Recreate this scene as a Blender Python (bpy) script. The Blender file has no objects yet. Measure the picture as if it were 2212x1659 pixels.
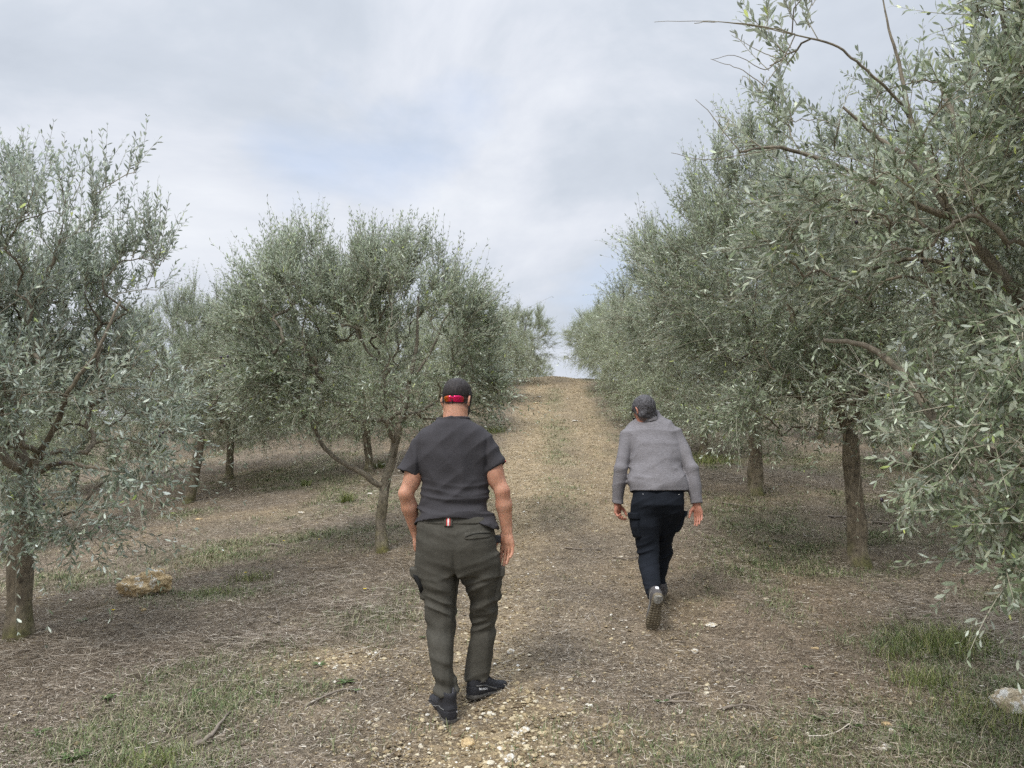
import bpy, math, random
import numpy as np
from mathutils import Vector
random.seed(7)
sc = bpy.context.scene
col = sc.collection

# ------------------------------------------------------------------ camera
PITCH = math.radians(8.0)
CAM_Z = 1.55
F_PX = 710.0
cam_d = bpy.data.cameras.new("camera")
cam_d.sensor_width = 36.0
cam_d.lens = 36.0 * F_PX / 1024.0
cam_d.clip_start = 0.05
cam_d.clip_end = 3000
cam = bpy.data.objects.new("camera", cam_d)
cam.location = (0, 0, CAM_Z)
cam.rotation_euler = (math.radians(90) + PITCH, 0, 0)
col.objects.link(cam)
sc.camera = cam

# ------------------------------------------------------------------ world
world = bpy.data.worlds.new("World")
sc.world = world
world.use_nodes = True
wn = world.node_tree
wn.nodes.clear()
SUN_EL, SUN_ROT = math.radians(52), math.radians(215)

def N(nt, t, loc=None, **kw):
    n = nt.nodes.new(t)
    for k, v in kw.items():
        setattr(n, k, v)
    return n

def ramp(nt, stops, fac=None, interp='LINEAR'):
    r = nt.nodes.new('ShaderNodeValToRGB')
    r.color_ramp.interpolation = interp
    els = r.color_ramp.elements
    while len(els) < len(stops):
        els.new(0.5)
    for e, (p, c) in zip(els, stops):
        e.position = p
        e.color = (c[0], c[1], c[2], 1) if hasattr(c, '__len__') else (c, c, c, 1)
    if fac is not None:
        nt.links.new(fac, r.inputs[0])
    return r

sky = N(wn, 'ShaderNodeTexSky', sky_type='NISHITA')
sky.sun_disc = False
sky.sun_elevation = SUN_EL
sky.sun_rotation = SUN_ROT
sky.air_density = 1.0
sky.dust_density = 1.5
L = wn.links
skym = N(wn, 'ShaderNodeVectorMath', operation='SCALE')
L.new(sky.outputs[0], skym.inputs[0])
skym.inputs['Scale'].default_value = 1.0
tc = N(wn, 'ShaderNodeTexCoord')
mp = N(wn, 'ShaderNodeMapping')
mp.inputs['Scale'].default_value = (1.0, 1.0, 1.7)
mp.inputs['Location'].default_value = (0.35, 0.1, 0.2)
L.new(tc.outputs['Generated'], mp.inputs[0])
n1 = N(wn, 'ShaderNodeTexNoise')
n1.inputs['Scale'].default_value = 2.1
n1.inputs['Detail'].default_value = 7
n1.inputs['Roughness'].default_value = 0.56
n1.inputs['Distortion'].default_value = 0.35
L.new(mp.outputs[0], n1.inputs['Vector'])
n2 = N(wn, 'ShaderNodeTexNoise')
n2.inputs['Scale'].default_value = 2.6
n2.inputs['Detail'].default_value = 8
n2.inputs['Roughness'].default_value = 0.5
mp2 = N(wn, 'ShaderNodeMapping')
mp2.inputs['Scale'].default_value = (1.0, 1.0, 2.0)
mp2.inputs['Location'].default_value = (1.9, 6.4, 3.3)
L.new(tc.outputs['Generated'], mp2.inputs[0])
L.new(mp2.outputs[0], n2.inputs['Vector'])
# cloud body brightness (values are radiance / 0.1)
cl = ramp(wn, [(0.34, (3.6, 3.95, 4.5)), (0.46, (4.15, 4.5, 5.05)), (0.55, (4.9, 5.15, 5.65)), (0.66, (5.7, 5.9, 6.25))], n1.outputs[0])
thin = ramp(wn, [(0.55, 0.0), (0.80, 1.0)], n2.outputs[0])
blue = N(wn, 'ShaderNodeMix', data_type='RGBA')
sk_tint = N(wn, 'ShaderNodeMix', data_type='RGBA', blend_type='ADD')
sk_tint.inputs[0].default_value = 1.0
L.new(skym.outputs[0], sk_tint.inputs[6])
sk_tint.inputs[7].default_value = (1.7, 2.0, 2.5, 1)
tm = N(wn, 'ShaderNodeMath', operation='MULTIPLY')
L.new(thin.outputs[0], tm.inputs[0])
tm.inputs[1].default_value = 0.7
L.new(tm.outputs[0], blue.inputs[0])
L.new(cl.outputs[0], blue.inputs[6])
L.new(sk_tint.outputs[2], blue.inputs[7])
bg = N(wn, 'ShaderNodeBackground')
bg.inputs['Strength'].default_value = 0.1
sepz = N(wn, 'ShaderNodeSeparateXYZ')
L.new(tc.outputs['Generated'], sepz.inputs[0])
zen = ramp(wn, [(0.0, 0.94), (0.60, 1.0), (0.76, 2.7), (1.0, 3.9)], sepz.outputs[2])  # upper sky, unseen above the frame, brightened to add ambient fill
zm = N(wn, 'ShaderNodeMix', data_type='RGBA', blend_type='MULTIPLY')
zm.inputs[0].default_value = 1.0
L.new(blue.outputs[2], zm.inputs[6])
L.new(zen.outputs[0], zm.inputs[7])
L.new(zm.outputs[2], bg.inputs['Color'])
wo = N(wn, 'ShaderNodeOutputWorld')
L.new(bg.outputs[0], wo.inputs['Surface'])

# ------------------------------------------------------------------ sun (overcast)
sun_d = bpy.data.lights.new("sun", 'SUN')
sun_d.energy = 1.5
sun_d.angle = math.radians(15)
sun_d.color = (1.0, 0.965, 0.91)
sun = bpy.data.objects.new("sun", sun_d)
sdir = Vector((math.sin(SUN_ROT) * math.cos(SUN_EL), math.cos(SUN_ROT) * math.cos(SUN_EL), math.sin(SUN_EL)))
sun.rotation_euler = sdir.to_track_quat('Z', 'Y').to_euler()
sun.location = (-6, -6, 14)
col.objects.link(sun)

sc.view_settings.view_transform = 'Standard'
sc.view_settings.look = 'None'
sc.view_settings.exposure = 0.68
sc.view_settings.gamma = 1.0
sc.render.engine = 'CYCLES'
sc.cycles.max_bounces = 5
sc.cycles.diffuse_bounces = 4
sc.cycles.glossy_bounces = 2
sc.cycles.transmission_bounces = 3
sc.cycles.transparent_max_bounces = 4
sc.cycles.use_denoising = False
sc.cycles.use_adaptive_sampling = True
sc.cycles.adaptive_threshold = 0.02
try:
    sc.cycles.denoiser = 'OPENIMAGEDENOISE'
except Exception:
    pass

# ------------------------------------------------------------------ noise helpers
_rs = np.random.RandomState(11)
_T2 = _rs.rand(256, 256).astype(np.float32)
_T3 = _rs.rand(64, 64, 64).astype(np.float32)

def vn2(x, y, s=0):
    x = np.asarray(x, dtype=np.float64) + s * 17.31 + 1000
    y = np.asarray(y, dtype=np.float64) + s * 9.77 + 1000
    ix = np.floor(x).astype(int); iy = np.floor(y).astype(int)
    fx = x - ix; fy = y - iy
    fx = fx * fx * (3 - 2 * fx); fy = fy * fy * (3 - 2 * fy)
    a = _T2[ix & 255, iy & 255]; b = _T2[(ix + 1) & 255, iy & 255]
    c = _T2[ix & 255, (iy + 1) & 255]; d = _T2[(ix + 1) & 255, (iy + 1) & 255]
    return (a * (1 - fx) + b * fx) * (1 - fy) + (c * (1 - fx) + d * fx) * fy

def vn3(p, f=(1, 1, 1), s=0):
    q = p * np.array(f, dtype=np.float32) + (100.0 + s * 7.3)
    i = np.floor(q).astype(np.int32)
    t = q - i
    t = t * t * (3 - 2 * t)
    i &= 63; j = (i + 1) & 63
    x0, y0, z0 = i[:, 0], i[:, 1], i[:, 2]; x1, y1, z1 = j[:, 0], j[:, 1], j[:, 2]
    tx, ty, tz = t[:, 0], t[:, 1], t[:, 2]
    a = _T3[x0, y0, z0] * (1 - tx) + _T3[x1, y0, z0] * tx
    b = _T3[x0, y1, z0] * (1 - tx) + _T3[x1, y1, z0] * tx
    c = _T3[x0, y0, z1] * (1 - tx) + _T3[x1, y0, z1] * tx
    d = _T3[x0, y1, z1] * (1 - tx) + _T3[x1, y1, z1] * tx
    return (a * (1 - ty) + b * ty) * (1 - tz) + (c * (1 - ty) + d * ty) * tz

def sstep(a, b, x):
    t = np.clip((x - a) / (b - a), 0, 1)
    return t * t * (3 - 2 * t)

# ------------------------------------------------------------------ terrain height
_yy = np.linspace(-60, 900, 96001)
_sl = np.where(_yy < 0, 0.1, 0.1 + 0.0074 * _yy)
_sl = np.where(_yy > 27, np.maximum(0.2998 - (_yy - 27) * 0.045, -0.045), _sl)
_zz = np.concatenate([[0], np.cumsum(_sl[:-1]) * 0.01])
_zz -= np.interp(0, _yy, _zz)

def xpath(y):
    return 0.055 * np.clip(y, -10, 45)

def gz(x, y):
    x = np.asarray(x, dtype=np.float64); y = np.asarray(y, dtype=np.float64)
    z = np.interp(y, _yy, _zz)
    z = z + 0.10 * (vn2(x * .45, y * .45, 1) - .5) + 0.035 * (vn2(x * 1.9, y * 1.9, 2) - .5)
    z = z - .105 * (np.log1p(np.exp(np.clip(-(x + 1.0) * 1.6, -30, 30))) / 1.6) * sstep(2, 10, y) - .05 * (np.log1p(np.exp(np.clip((x - 4.5) * 1.6, -30, 30))) / 1.6) * sstep(8, 18, y)
    z = z - .05 * np.minimum(np.abs(x - xpath(y) - .1), 8) * sstep(22, 31, y)
    xc = xpath(y)
    for o in (-.45, 1.05):
        z = z - 0.03 * np.exp(-((x - xc - o) / .28) ** 2)
    z = z + 0.014 * (vn2(x * 6, y * 6, 3) - .5)
    return z

_c, _s = math.cos(PITCH), math.sin(PITCH)
K = 1024.0 / 2212.0          # measuring unit: photograph read at 2212 px width

def ray(px, py):
    a = (px * K - 512) / F_PX; b = (384 - py * K) / F_PX
    return np.array([a, _c - b * _s, _s + b * _c])

def P(px, py, Y):            # the point at distance Y along the hill
    r = ray(px, py); t = Y / r[1]
    return np.array([r[0] * t, Y, CAM_Z + r[2] * t])

def G(px, py):               # ground point
    r = ray(px, py)
    ts = np.linspace(1.0, 60, 12000)
    d = CAM_Z + r[2] * ts - gz(r[0] * ts, r[1] * ts)
    i = int(np.argmax(d < 0))
    t = ts[i]
    return np.array([r[0] * t, r[1] * t, float(gz(r[0] * t, r[1] * t))])

# ------------------------------------------------------------------ object helpers
def make_mesh(name, verts, faces, mat=None, smooth=True, attrs=None):
    """faces: list of (n,k) int arrays"""
    me = bpy.data.meshes.new(name)
    verts = np.asarray(verts, dtype=np.float32).reshape(-1, 3)
    faces = [np.asarray(f, dtype=np.int32) for f in faces if len(f)]
    nl = sum(f.size for f in faces); nf = sum(len(f) for f in faces)
    me.vertices.add(len(verts)); me.vertices.foreach_set('co', verts.ravel())
    me.loops.add(nl); me.polygons.add(nf)
    me.loops.foreach_set('vertex_index', np.concatenate([f.ravel() for f in faces]))
    sizes = np.concatenate([np.full(len(f), f.shape[1], np.int32) for f in faces])
    starts = np.concatenate([[0], np.cumsum(sizes)[:-1]]).astype(np.int32)
    me.polygons.foreach_set('loop_start', starts)
    me.polygons.foreach_set('use_smooth', np.full(nf, smooth))
    me.update(calc_edges=True)
    if attrs:
        for k, v in attrs.items():
            v = np.asarray(v, dtype=np.float32)
            if v.ndim == 1:
                a = me.attributes.new(k, 'FLOAT', 'POINT'); a.data.foreach_set('value', v)
            else:
                a = me.attributes.new(k, 'FLOAT_COLOR', 'POINT')
                a.data.foreach_set('color', np.concatenate([v, np.ones((len(v), 1), np.float32)], 1).ravel())
    if mat: me.materials.append(mat)
    return me

ORG = {}
def tag(o, label=None, cat=None, group=None, kind=None):
    if label: o['label'] = label
    if cat: o['category'] = cat
    if group: o['group'] = group
    if kind: o['kind'] = kind
    return o

def thing(name, loc, label, cat, group=None, rz=0):
    o = bpy.data.objects.new(name, None)
    o.empty_display_size = 0.2
    o.location = [float(v) for v in loc]; o.rotation_euler = (0, 0, rz)
    col.objects.link(o)
    ORG[o.name] = np.array(loc, dtype=np.float64)
    return tag(o, label, cat, group)

def part(name, verts, faces, mat, parent=None, smooth=True, attrs=None, local=False):
    """world coordinates unless local"""
    v = np.asarray(verts, dtype=np.float64).reshape(-1, 3)
    org = ORG[parent.name] if (parent is not None and not local) else np.zeros(3)
    me = make_mesh(name, v - org, faces, mat, smooth, attrs)
    o = bpy.data.objects.new(name, me)
    col.objects.link(o)
    if parent is not None:
        o.parent = parent
        ORG[o.name] = org
    return o

def solo(name, verts, faces, mat, base, label=None, cat=None, group=None, kind=None, smooth=True, attrs=None):
    """a thing that is one mesh, its origin at its base"""
    base = np.asarray(base, dtype=np.float64)
    me = make_mesh(name, np.asarray(verts, dtype=np.float64) - base, faces, mat, smooth, attrs)
    o = bpy.data.objects.new(name, me); o.location = [float(v) for v in base]
    col.objects.link(o)
    ORG[o.name] = base
    return tag(o, label, cat, group, kind)

def nrm(v):
    v = np.asarray(v, dtype=np.float64)
    return v / (np.linalg.norm(v, axis=-1, keepdims=True) + 1e-12)

def tube(pts, rad, sides=6, cap=True):
    pts = np.asarray(pts, dtype=np.float64); n = len(pts)
    rad = np.broadcast_to(np.asarray(rad, dtype=np.float64), (n,))
    t = nrm(np.gradient(pts, axis=0))
    ref = np.array([0.0, 0, 1]) if abs(t[0, 2]) < .9 else np.array([1.0, 0, 0])
    u = nrm(np.cross(t[0], ref)); us = [u]
    for i in range(1, n):
        u = us[-1] - t[i] * np.dot(us[-1], t[i]); us.append(nrm(u))
    us = np.array(us); vs = np.cross(t, us)
    a = np.arange(sides) * 2 * np.pi / sides
    V = pts[:, None] + rad[:, None, None] * (np.cos(a)[None, :, None] * us[:, None] + np.sin(a)[None, :, None] * vs[:, None])
    V = V.reshape(-1, 3)
    i = np.arange(n - 1)[:, None] * sides; j = np.arange(sides)[None]; k = (j + 1) % sides
    Fq = np.stack([i + j, i + k, i + sides + k, i + sides + j], -1).reshape(-1, 4)
    Ft = np.zeros((0, 3), int)
    if cap:
        V = np.vstack([V, pts[0], pts[-1]]); c0 = n * sides; c1 = c0 + 1
        jj = np.arange(sides); kk = (jj + 1) % sides
        Ft = np.vstack([np.stack([kk, jj, np.full(sides, c0)], 1),
                        np.stack([(n - 1) * sides + jj, (n - 1) * sides + kk, np.full(sides, c1)], 1)])
    return V, Fq, Ft

def join(parts):
    """parts: list of (V, [F...]) -> V, [quads, tris]"""
    Vs = []; Q = []; T = []; o = 0
    for V, Fs in parts:
        Vs.append(V)
        for f in Fs:
            if len(f) == 0: continue
            f = np.asarray(f)
            (Q if f.shape[1] == 4 else T).append(f + o)
        o += len(V)
    return np.vstack(Vs), [np.vstack(x) for x in (Q, T) if x]

def spline(pts, n):
    """Catmull-Rom through pts, n samples"""
    pts = np.asarray(pts, dtype=np.float64)
    p = np.vstack([2 * pts[0] - pts[1], pts, 2 * pts[-1] - pts[-2]])
    s = np.linspace(0, len(pts) - 1 - 1e-6, n)
    i = s.astype(int); t = (s - i)[:, None]
    a, b, c, d = p[i], p[i + 1], p[i + 2], p[i + 3]
    return .5 * (2 * b + (c - a) * t + (2 * a - 5 * b + 4 * c - d) * t ** 2 + (3 * b - a - 3 * c + d) * t ** 3)

# ------------------------------------------------------------------ materials
def new_mat(name):
    m = bpy.data.materials.new(name); m.use_nodes = True
    nt = m.node_tree; nt.nodes.clear()
    out = N(nt, 'ShaderNodeOutputMaterial'); b = N(nt, 'ShaderNodeBsdfPrincipled')
    nt.links.new(b.outputs[0], out.inputs[0])
    return m, nt, b, out

def noise(nt, scale, detail=4, rough=.55, vec=None, stretch=None, dist=0):
    n = N(nt, 'ShaderNodeTexNoise')
    n.inputs['Scale'].default_value = scale; n.inputs['Detail'].default_value = detail
    n.inputs['Roughness'].default_value = rough; n.inputs['Distortion'].default_value = dist
    if vec is None:
        t = N(nt, 'ShaderNodeTexCoord'); vec = t.outputs['Object']
    if stretch:
        m = N(nt, 'ShaderNodeMapping'); m.inputs['Scale'].default_value = stretch
        nt.links.new(vec, m.inputs[0]); vec = m.outputs[0]
    nt.links.new(vec, n.inputs['Vector'])
    return n

def mixc(nt, fac, a, b, mode='MIX'):
    m = N(nt, 'ShaderNodeMix', data_type='RGBA', blend_type=mode)
    for i, v in ((0, fac), (6, a), (7, b)):
        if hasattr(v, 'links') or hasattr(v, 'is_linked'):
            nt.links.new(v, m.inputs[i])
        elif i == 0: m.inputs[0].default_value = v
        else: m.inputs[i].default_value = (v[0], v[1], v[2], 1)
    return m.outputs[2]

def bump(nt, b, h, strength=.3, dist=.01):
    n = N(nt, 'ShaderNodeBump'); n.inputs['Strength'].default_value = strength
    n.inputs['Distance'].default_value = dist
    nt.links.new(h, n.inputs['Height']); nt.links.new(n.outputs[0], b.inputs['Normal'])
    return n

def leaf_mat(name, top, under, hue=(.8, 1.25), rough=.5, trans=.18):
    m, nt, b, out = new_mat(name)
    g = N(nt, 'ShaderNodeNewGeometry')
    r = g.outputs['Random Per Island']
    wn0 = N(nt, 'ShaderNodeTexWhiteNoise', noise_dimensions='1D'); nt.links.new(r, wn0.inputs['W'])
    rv = ramp(nt, [(0, hue[0]), (.6, (hue[0] + hue[1]) * .5), (1, hue[1])], wn0.outputs[0])
    tint = ramp(nt, [(0, (.93, 1.0, .86)), (.35, (1, 1, 1)), (.7, (.96, 1.0, 1.06)), (.986, (1.03, 1.02, .94)), (.992, (1.4, 1.5, .6)), (1, (1.4, 1.45, .7))], r, 'LINEAR')

    nz = noise(nt, 1.3, 2)
    patch = ramp(nt, [(.3, .82), (.7, 1.15)], nz.outputs[0])
    c = mixc(nt, g.outputs['Backfacing'], top, under)
    c = mixc(nt, 1.0, c, rv.outputs[0], 'MULTIPLY')
    c = mixc(nt, 1.0, c, tint.outputs[0], 'MULTIPLY')
    c = mixc(nt, 1.0, c, patch.outputs[0], 'MULTIPLY')
    nt.links.new(c, b.inputs['Base Color'])
    b.inputs['Roughness'].default_value = rough
    b.inputs['Specular IOR Level'].default_value = .45
    tr = N(nt, 'ShaderNodeBsdfTranslucent'); nt.links.new(c, tr.inputs[0])
    mx = N(nt, 'ShaderNodeMixShader'); mx.inputs[0].default_value = trans
    nt.links.new(b.outputs[0], mx.inputs[1]); nt.links.new(tr.outputs[0], mx.inputs[2])
    nt.links.new(mx.outputs[0], out.inputs[0])
    return m

def island_mat(name, stops, rough=.8, spec=.3, bumpy=0):
    m, nt, b, out = new_mat(name)
    g = N(nt, 'ShaderNodeNewGeometry')
    c = ramp(nt, stops, g.outputs['Random Per Island']).outputs[0]
    if bumpy:
        n = noise(nt, bumpy, 3)
        c = mixc(nt, 1.0, c, ramp(nt, [(.3, .7), (.7, 1.15)], n.outputs[0]).outputs[0], 'MULTIPLY')
        bump(nt, b, n.outputs[0], .4, .004)
    nt.links.new(c, b.inputs['Base Color'])
    b.inputs['Roughness'].default_value = rough
    b.inputs['Specular IOR Level'].default_value = spec
    return m

def bark_mat(name, c1, c2, moss, moss_z=.55):
    m, nt, b, out = new_mat(name)
    n = noise(nt, 9, 6, .6, stretch=(1, 1, .35))
    n2 = noise(nt, 40, 4, .6, stretch=(1, 1, .5))
    n3 = noise(nt, 5, 3, .5)
    c = ramp(nt, [(.3, c1), (.68, c2)], n.outputs[0]).outputs[0]
    t = N(nt, 'ShaderNodeTexCoord'); s = N(nt, 'ShaderNodeSeparateXYZ')
    nt.links.new(t.outputs['Object'], s.inputs[0])
    h = ramp(nt, [(0, 1), (moss_z, .0)], s.outputs[2])
    mm = N(nt, 'ShaderNodeMath', operation='MULTIPLY')
    nt.links.new(h.outputs[0], mm.inputs[0])
    nt.links.new(ramp(nt, [(.38, 0), (.6, 1)], n3.outputs[0]).outputs[0], mm.inputs[1])
    c = mixc(nt, mm.outputs[0], c, moss)
    c = mixc(nt, 1.0, c, ramp(nt, [(.3, .55), (.55, 1.0), (.7, 1.35)], n2.outputs[0]).outputs[0], 'MULTIPLY')
    n4 = noise(nt, 13, 3, .5)
    c = mixc(nt, ramp(nt, [(.58, 0), (.68, .75)], n4.outputs[0]).outputs[0], c, (.045, .035, .022))
    nt.links.new(c, b.inputs['Base Color']); b.inputs['Roughness'].default_value = .85
    ad = N(nt, 'ShaderNodeMath', operation='ADD')
    nt.links.new(n.outputs[0], ad.inputs[0]); nt.links.new(n2.outputs[0], ad.inputs[1])
    bump(nt, b, ad.outputs[0], .6, .012)
    return m

M = {}
M['leaf'] = leaf_mat('olive_leaf', (.215, .25, .155), (.56, .595, .475), (.55, 1.45), .38, .28)
M['leaf_far'] = leaf_mat('olive_leaf_far', (.245, .28, .165), (.56, .59, .44), (.6, 1.4), .4, .28)
M['leaf_blue'] = leaf_mat('olive_leaf_silvery', (.235, .27, .195), (.58, .62, .53), (.55, 1.45), .36, .28)
M['bark'] = bark_mat('olive_bark', (.11, .085, .055), (.24, .20, .14), (.115, .11, .035), .4)
M['bark_smooth'] = bark_mat('olive_bark_smooth', (.155, .13, .095), (.26, .225, .165), (.15, .135, .045), .6)
M['twig'] = island_mat('olive_twig', [(0, (.18, .15, .11)), (.5, (.30, .27, .20)), (1, (.42, .40, .31))])
# ================================================================== ground
GRASS_BLOBS = [(G(650, 1165), 1.3, .35, 1.), (G(520, 1200), 1.2, .4, .8), (G(470, 1290), .55, .28, 1.), (G(800, 1340), .32, .35, .8),
               (G(1950, 1160), .9, .5, .7), (G(1800, 1230), .7, .35, .7), (G(2050, 1400), .45, .35, 1.), (G(2150, 1500), .35, .4, 1.), (G(1700, 1620), .8, .25, .7),
               (G(2000, 1600), .6, .35, 1.), (G(1420, 1600), .5, .2, .45), (G(300, 1600), .7, .22, .5), (G(330, 1640), .3, .1, 1.), (G(620, 1490), .3, .12, .6),
               (G(1200, 930), .35, 2.2, .8), (G(1195, 1050), .25, .7, .5), (G(1350, 900), .8, 3., .8), (G(1400, 860), .9, 4., .8), (G(1050, 920), .4, 2.0, .6),
               (G(740, 1080), .25, .3, .9), (G(560, 1030), .8, .8, .7), (G(400, 1110), .4, .4, .9), (G(700, 1000), .9, 1., .6), (G(150, 1250), .7, .5, .6),
               (G(1200, 800), .4, 1.0, .9), (G(1600, 960), .9, 1.2, .8), (G(1500, 1000), .5, .8, .8), (G(880, 1290), .25, .4, .4), (G(1560, 1180), .4, .3, .25)]
GRAVEL_BLOBS = [(G(1080, 1620), .55, .4, 1.), (G(1120, 1540), .45, .3, .8), (G(750, 1420), .42, .25, .9), (G(1000, 1560), .6, .3, .6), (G(1480, 1320), .5, .3, .35),
                (G(1120, 1130), .3, .9, .8), (G(1150, 1230), .3, .6, .6), (G(1110, 1330), .3, .4, .5), (G(1110, 1000), .35, 2., .9), (G(560, 1110), .8, .3, .3)]
STRAW_BLOBS = [(G(620, 1270), .55, .4, 1.), (G(560, 1390), .8, .25, .8), (G(760, 1230), .4, .3, .8), (G(200, 1420), .9, .3, .7), (G(700, 1320), .5, .3, .8)]

def blobs(bl, x, y):
    v = np.zeros_like(x)
    for c, rx, ry, a in bl:
        v = np.maximum(v, a * np.exp(-((x - c[0]) / rx) ** 2 - ((y - c[1]) / ry) ** 2))
    return v

def masks(x, y):
    x = np.asarray(x, float); y = np.asarray(y, float)
    xc = xpath(y)
    w = 1.1 * (vn2(x * 1.4, y * .7, 5) - .5) + .7 * (vn2(x * 4, y * 2.2, 6) - .5)
    lt = np.exp(-((x - xc + .45 + .15 * w) / (.42)) ** 2)
    rt = np.exp(-((x - xc - 1.05 + .15 * w) / (.5)) ** 2)
    pathw = sstep(1.5, .9, np.abs(x - xc - .15) + .5 * w)
    up = sstep(6.5, 11, y)
    gravel = np.clip(pathw * (up * 1.0 + (1 - up) * .25) * (.55 + .9 * lt + .35 * rt) + .35 * lt * (1 - up) + w * .45, 0, 1)
    gravel = np.clip(np.maximum(gravel, blobs(GRAVEL_BLOBS, x, y) + .4 * w), 0, 1)
    soil = np.clip(np.exp(-((x - 1.75) / .8) ** 2 - ((y - 5.0) / 1.9) ** 2) + .8 * w, 0, 1)
    soil = np.maximum(soil, np.clip(.8 * np.exp(-((x - .15) / .8) ** 2 - ((y - 3.4) / .6) ** 2) + .7 * w, 0, 1))
    gr = blobs(GRASS_BLOBS, x, y)
    off = 1 - pathw
    gr = np.maximum(gr, off * sstep(.45, .8, vn2(x * .9, y * .7, 8)) * .65)
    gr = np.maximum(gr, .55 * sstep(7, 12, y) * np.exp(-((x - xc - .12) / .3) ** 2) * sstep(.35, .65, vn2(x * 1.2, y * .6, 17)))
    gr = np.clip(gr * (.55 + 1.0 * vn2(x * 3.1, y * 2.6, 9)) + w * .2 * (gr > .1), 0, 1)
    straw = np.clip(blobs(STRAW_BLOBS, x, y) + off * .35 * sstep(.5, .8, vn2(x * 1.1, y * .8, 12)), 0, 1)
    return gravel, soil, gr, straw, up, off

def axis_pts(a, b, c, fine, n_out, far):
    core = np.arange(a, b, fine)
    g = np.geomspace(fine * 1.2, far - b, n_out) + b
    g2 = a - np.geomspace(fine * 1.2, far + a, n_out)[::-1]
    return np.concatenate([g2, core, g])

xs = axis_pts(-5.5, 5.5, 0, .035, 70, 500.)
yc = np.concatenate([-np.geomspace(.1, 60, 18)[::-1], np.arange(0, 1.4, .1), np.arange(1.4, 9, .03), np.arange(9, 16, .06), np.arange(16, 36, .12), 36 + np.geomspace(.2, 700, 50)])
X, Y = np.meshgrid(xs, yc, indexing='ij')
Z = gz(X, Y)
near = sstep(14, 6, Y) * sstep(8, 4, np.abs(X))
Z = Z + near * (.012 * (vn2(X * 17, Y * 17, 21) - .5) + .008 * (vn2(X * 37, Y * 37, 22) - .5))
gravel, soil, gr, straw, up, off = masks(X, Y)
def cc(*v): return np.array(v, float)
base = cc(.185, .152, .115)
C = np.broadcast_to(base, X.shape + (3,)).copy()
def blend(C, m, c): return C * (1 - m[..., None]) + cc(*c) * m[..., None]
C = blend(C, soil * .8, (.18, .13, .085))
C = blend(C, straw * .6, (.29, .24, .17))
C = blend(C, up * (1 - off) * .32, (.29, .225, .14))
C = blend(C, gravel * .75, (.36, .28, .17))
C = blend(C, gr * .6, (.135, .145, .075))
C *= (.56 + .44 * vn2(X * 9, Y * 9, 31))[..., None]
V = np.stack([X, Y, Z], -1).reshape(-1, 3)
nx, ny = X.shape
i = (np.arange(nx - 1)[:, None] * ny + np.arange(ny - 1)[None]).ravel()
Fq = np.stack([i, i + ny, i + ny + 1, i + 1], 1)
m, nt, b, out = new_mat('earth')
at = N(nt, 'ShaderNodeAttribute', attribute_name='tone')
n1_ = noise(nt, 55, 6, .65); n2_ = noise(nt, 14, 5, .6); n3_ = noise(nt, 160, 3, .6)
c = mixc(nt, 1.0, at.outputs['Color'], ramp(nt, [(.3, .35), (.5, .95), (.68, 1.8)], n1_.outputs[0]).outputs[0], 'MULTIPLY')
c = mixc(nt, 1.0, c, ramp(nt, [(.3, (.78, .74, .72)), (.7, (1.2, 1.2, 1.2))], n2_.outputs[0]).outputs[0], 'MULTIPLY')
c = mixc(nt, ramp(nt, [(.56, 0), (.62, .8)], n3_.outputs[0]).outputs[0], c, (.40, .33, .23))
nt.links.new(c, b.inputs['Base Color']); b.inputs['Roughness'].default_value = .95
b.inputs['Specular IOR Level'].default_value = .15
bump(nt, b, n1_.outputs[0], .9, .02)
ground = solo('ground', V, [Fq], m, (0, 0, 0), kind='structure', attrs={'tone': C.reshape(-1, 3)})

# ------------------------------------------------------------------ scatter
R = np.random.RandomState(5)
def scatter(n, y0, y1, p=1.3, xm=.82, pad=1.0):
    u = R.rand(n)
    a = 1 - p
    y = (y0 ** a + u * (y1 ** a - y0 ** a)) ** (1 / a) if abs(a) > 1e-3 else y0 * (y1 / y0) ** u
    x = (R.rand(n) * 2 - 1) * (xm * y + pad)
    return x, y

def ico():
    t = (1 + 5 ** .5) / 2
    v = np.array([(-1, t, 0), (1, t, 0), (-1, -t, 0), (1, -t, 0), (0, -1, t), (0, 1, t), (0, -1, -t), (0, 1, -t), (t, 0, -1), (t, 0, 1), (-t, 0, -1), (-t, 0, 1)], float)
    f = np.array([(0, 11, 5), (0, 5, 1), (0, 1, 7), (0, 7, 10), (0, 10, 11), (1, 5, 9), (5, 11, 4), (11, 10, 2), (10, 7, 6), (7, 1, 8),
                  (3, 9, 4), (3, 4, 2), (3, 2, 6), (3, 6, 8), (3, 8, 9), (4, 9, 5), (2, 4, 11), (6, 2, 10), (8, 6, 7), (9, 8, 1)])
    return nrm(v), f
IV, IF = ico()

def stones(x, y, size, flat=.6, sink=.25):
    n = len(x)
    v = IV[None] * (1 + .55 * (R.rand(n, 12, 1) - .5))
    v = v * np.stack([1 + .5 * (R.rand(n) - .3), 1 + .5 * (R.rand(n) - .3), flat * (.7 + .6 * R.rand(n))], 1)[:, None]
    a = R.rand(n) * 6.28; ca, sa = np.cos(a)[:, None], np.sin(a)[:, None]
    v = np.stack([v[..., 0] * ca - v[..., 1] * sa, v[..., 0] * sa + v[..., 1] * ca, v[..., 2]], -1)
    v = v * size[:, None, None] * .5
    c = np.stack([x, y, gz(x, y) + size * .5 * flat * (.9 - 2 * sink)], -1)
    v = (v + c[:, None]).reshape(-1, 3)
    f = (IF[None] + (np.arange(n) * 12)[:, None, None]).reshape(-1, 3)
    return v, f

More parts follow.
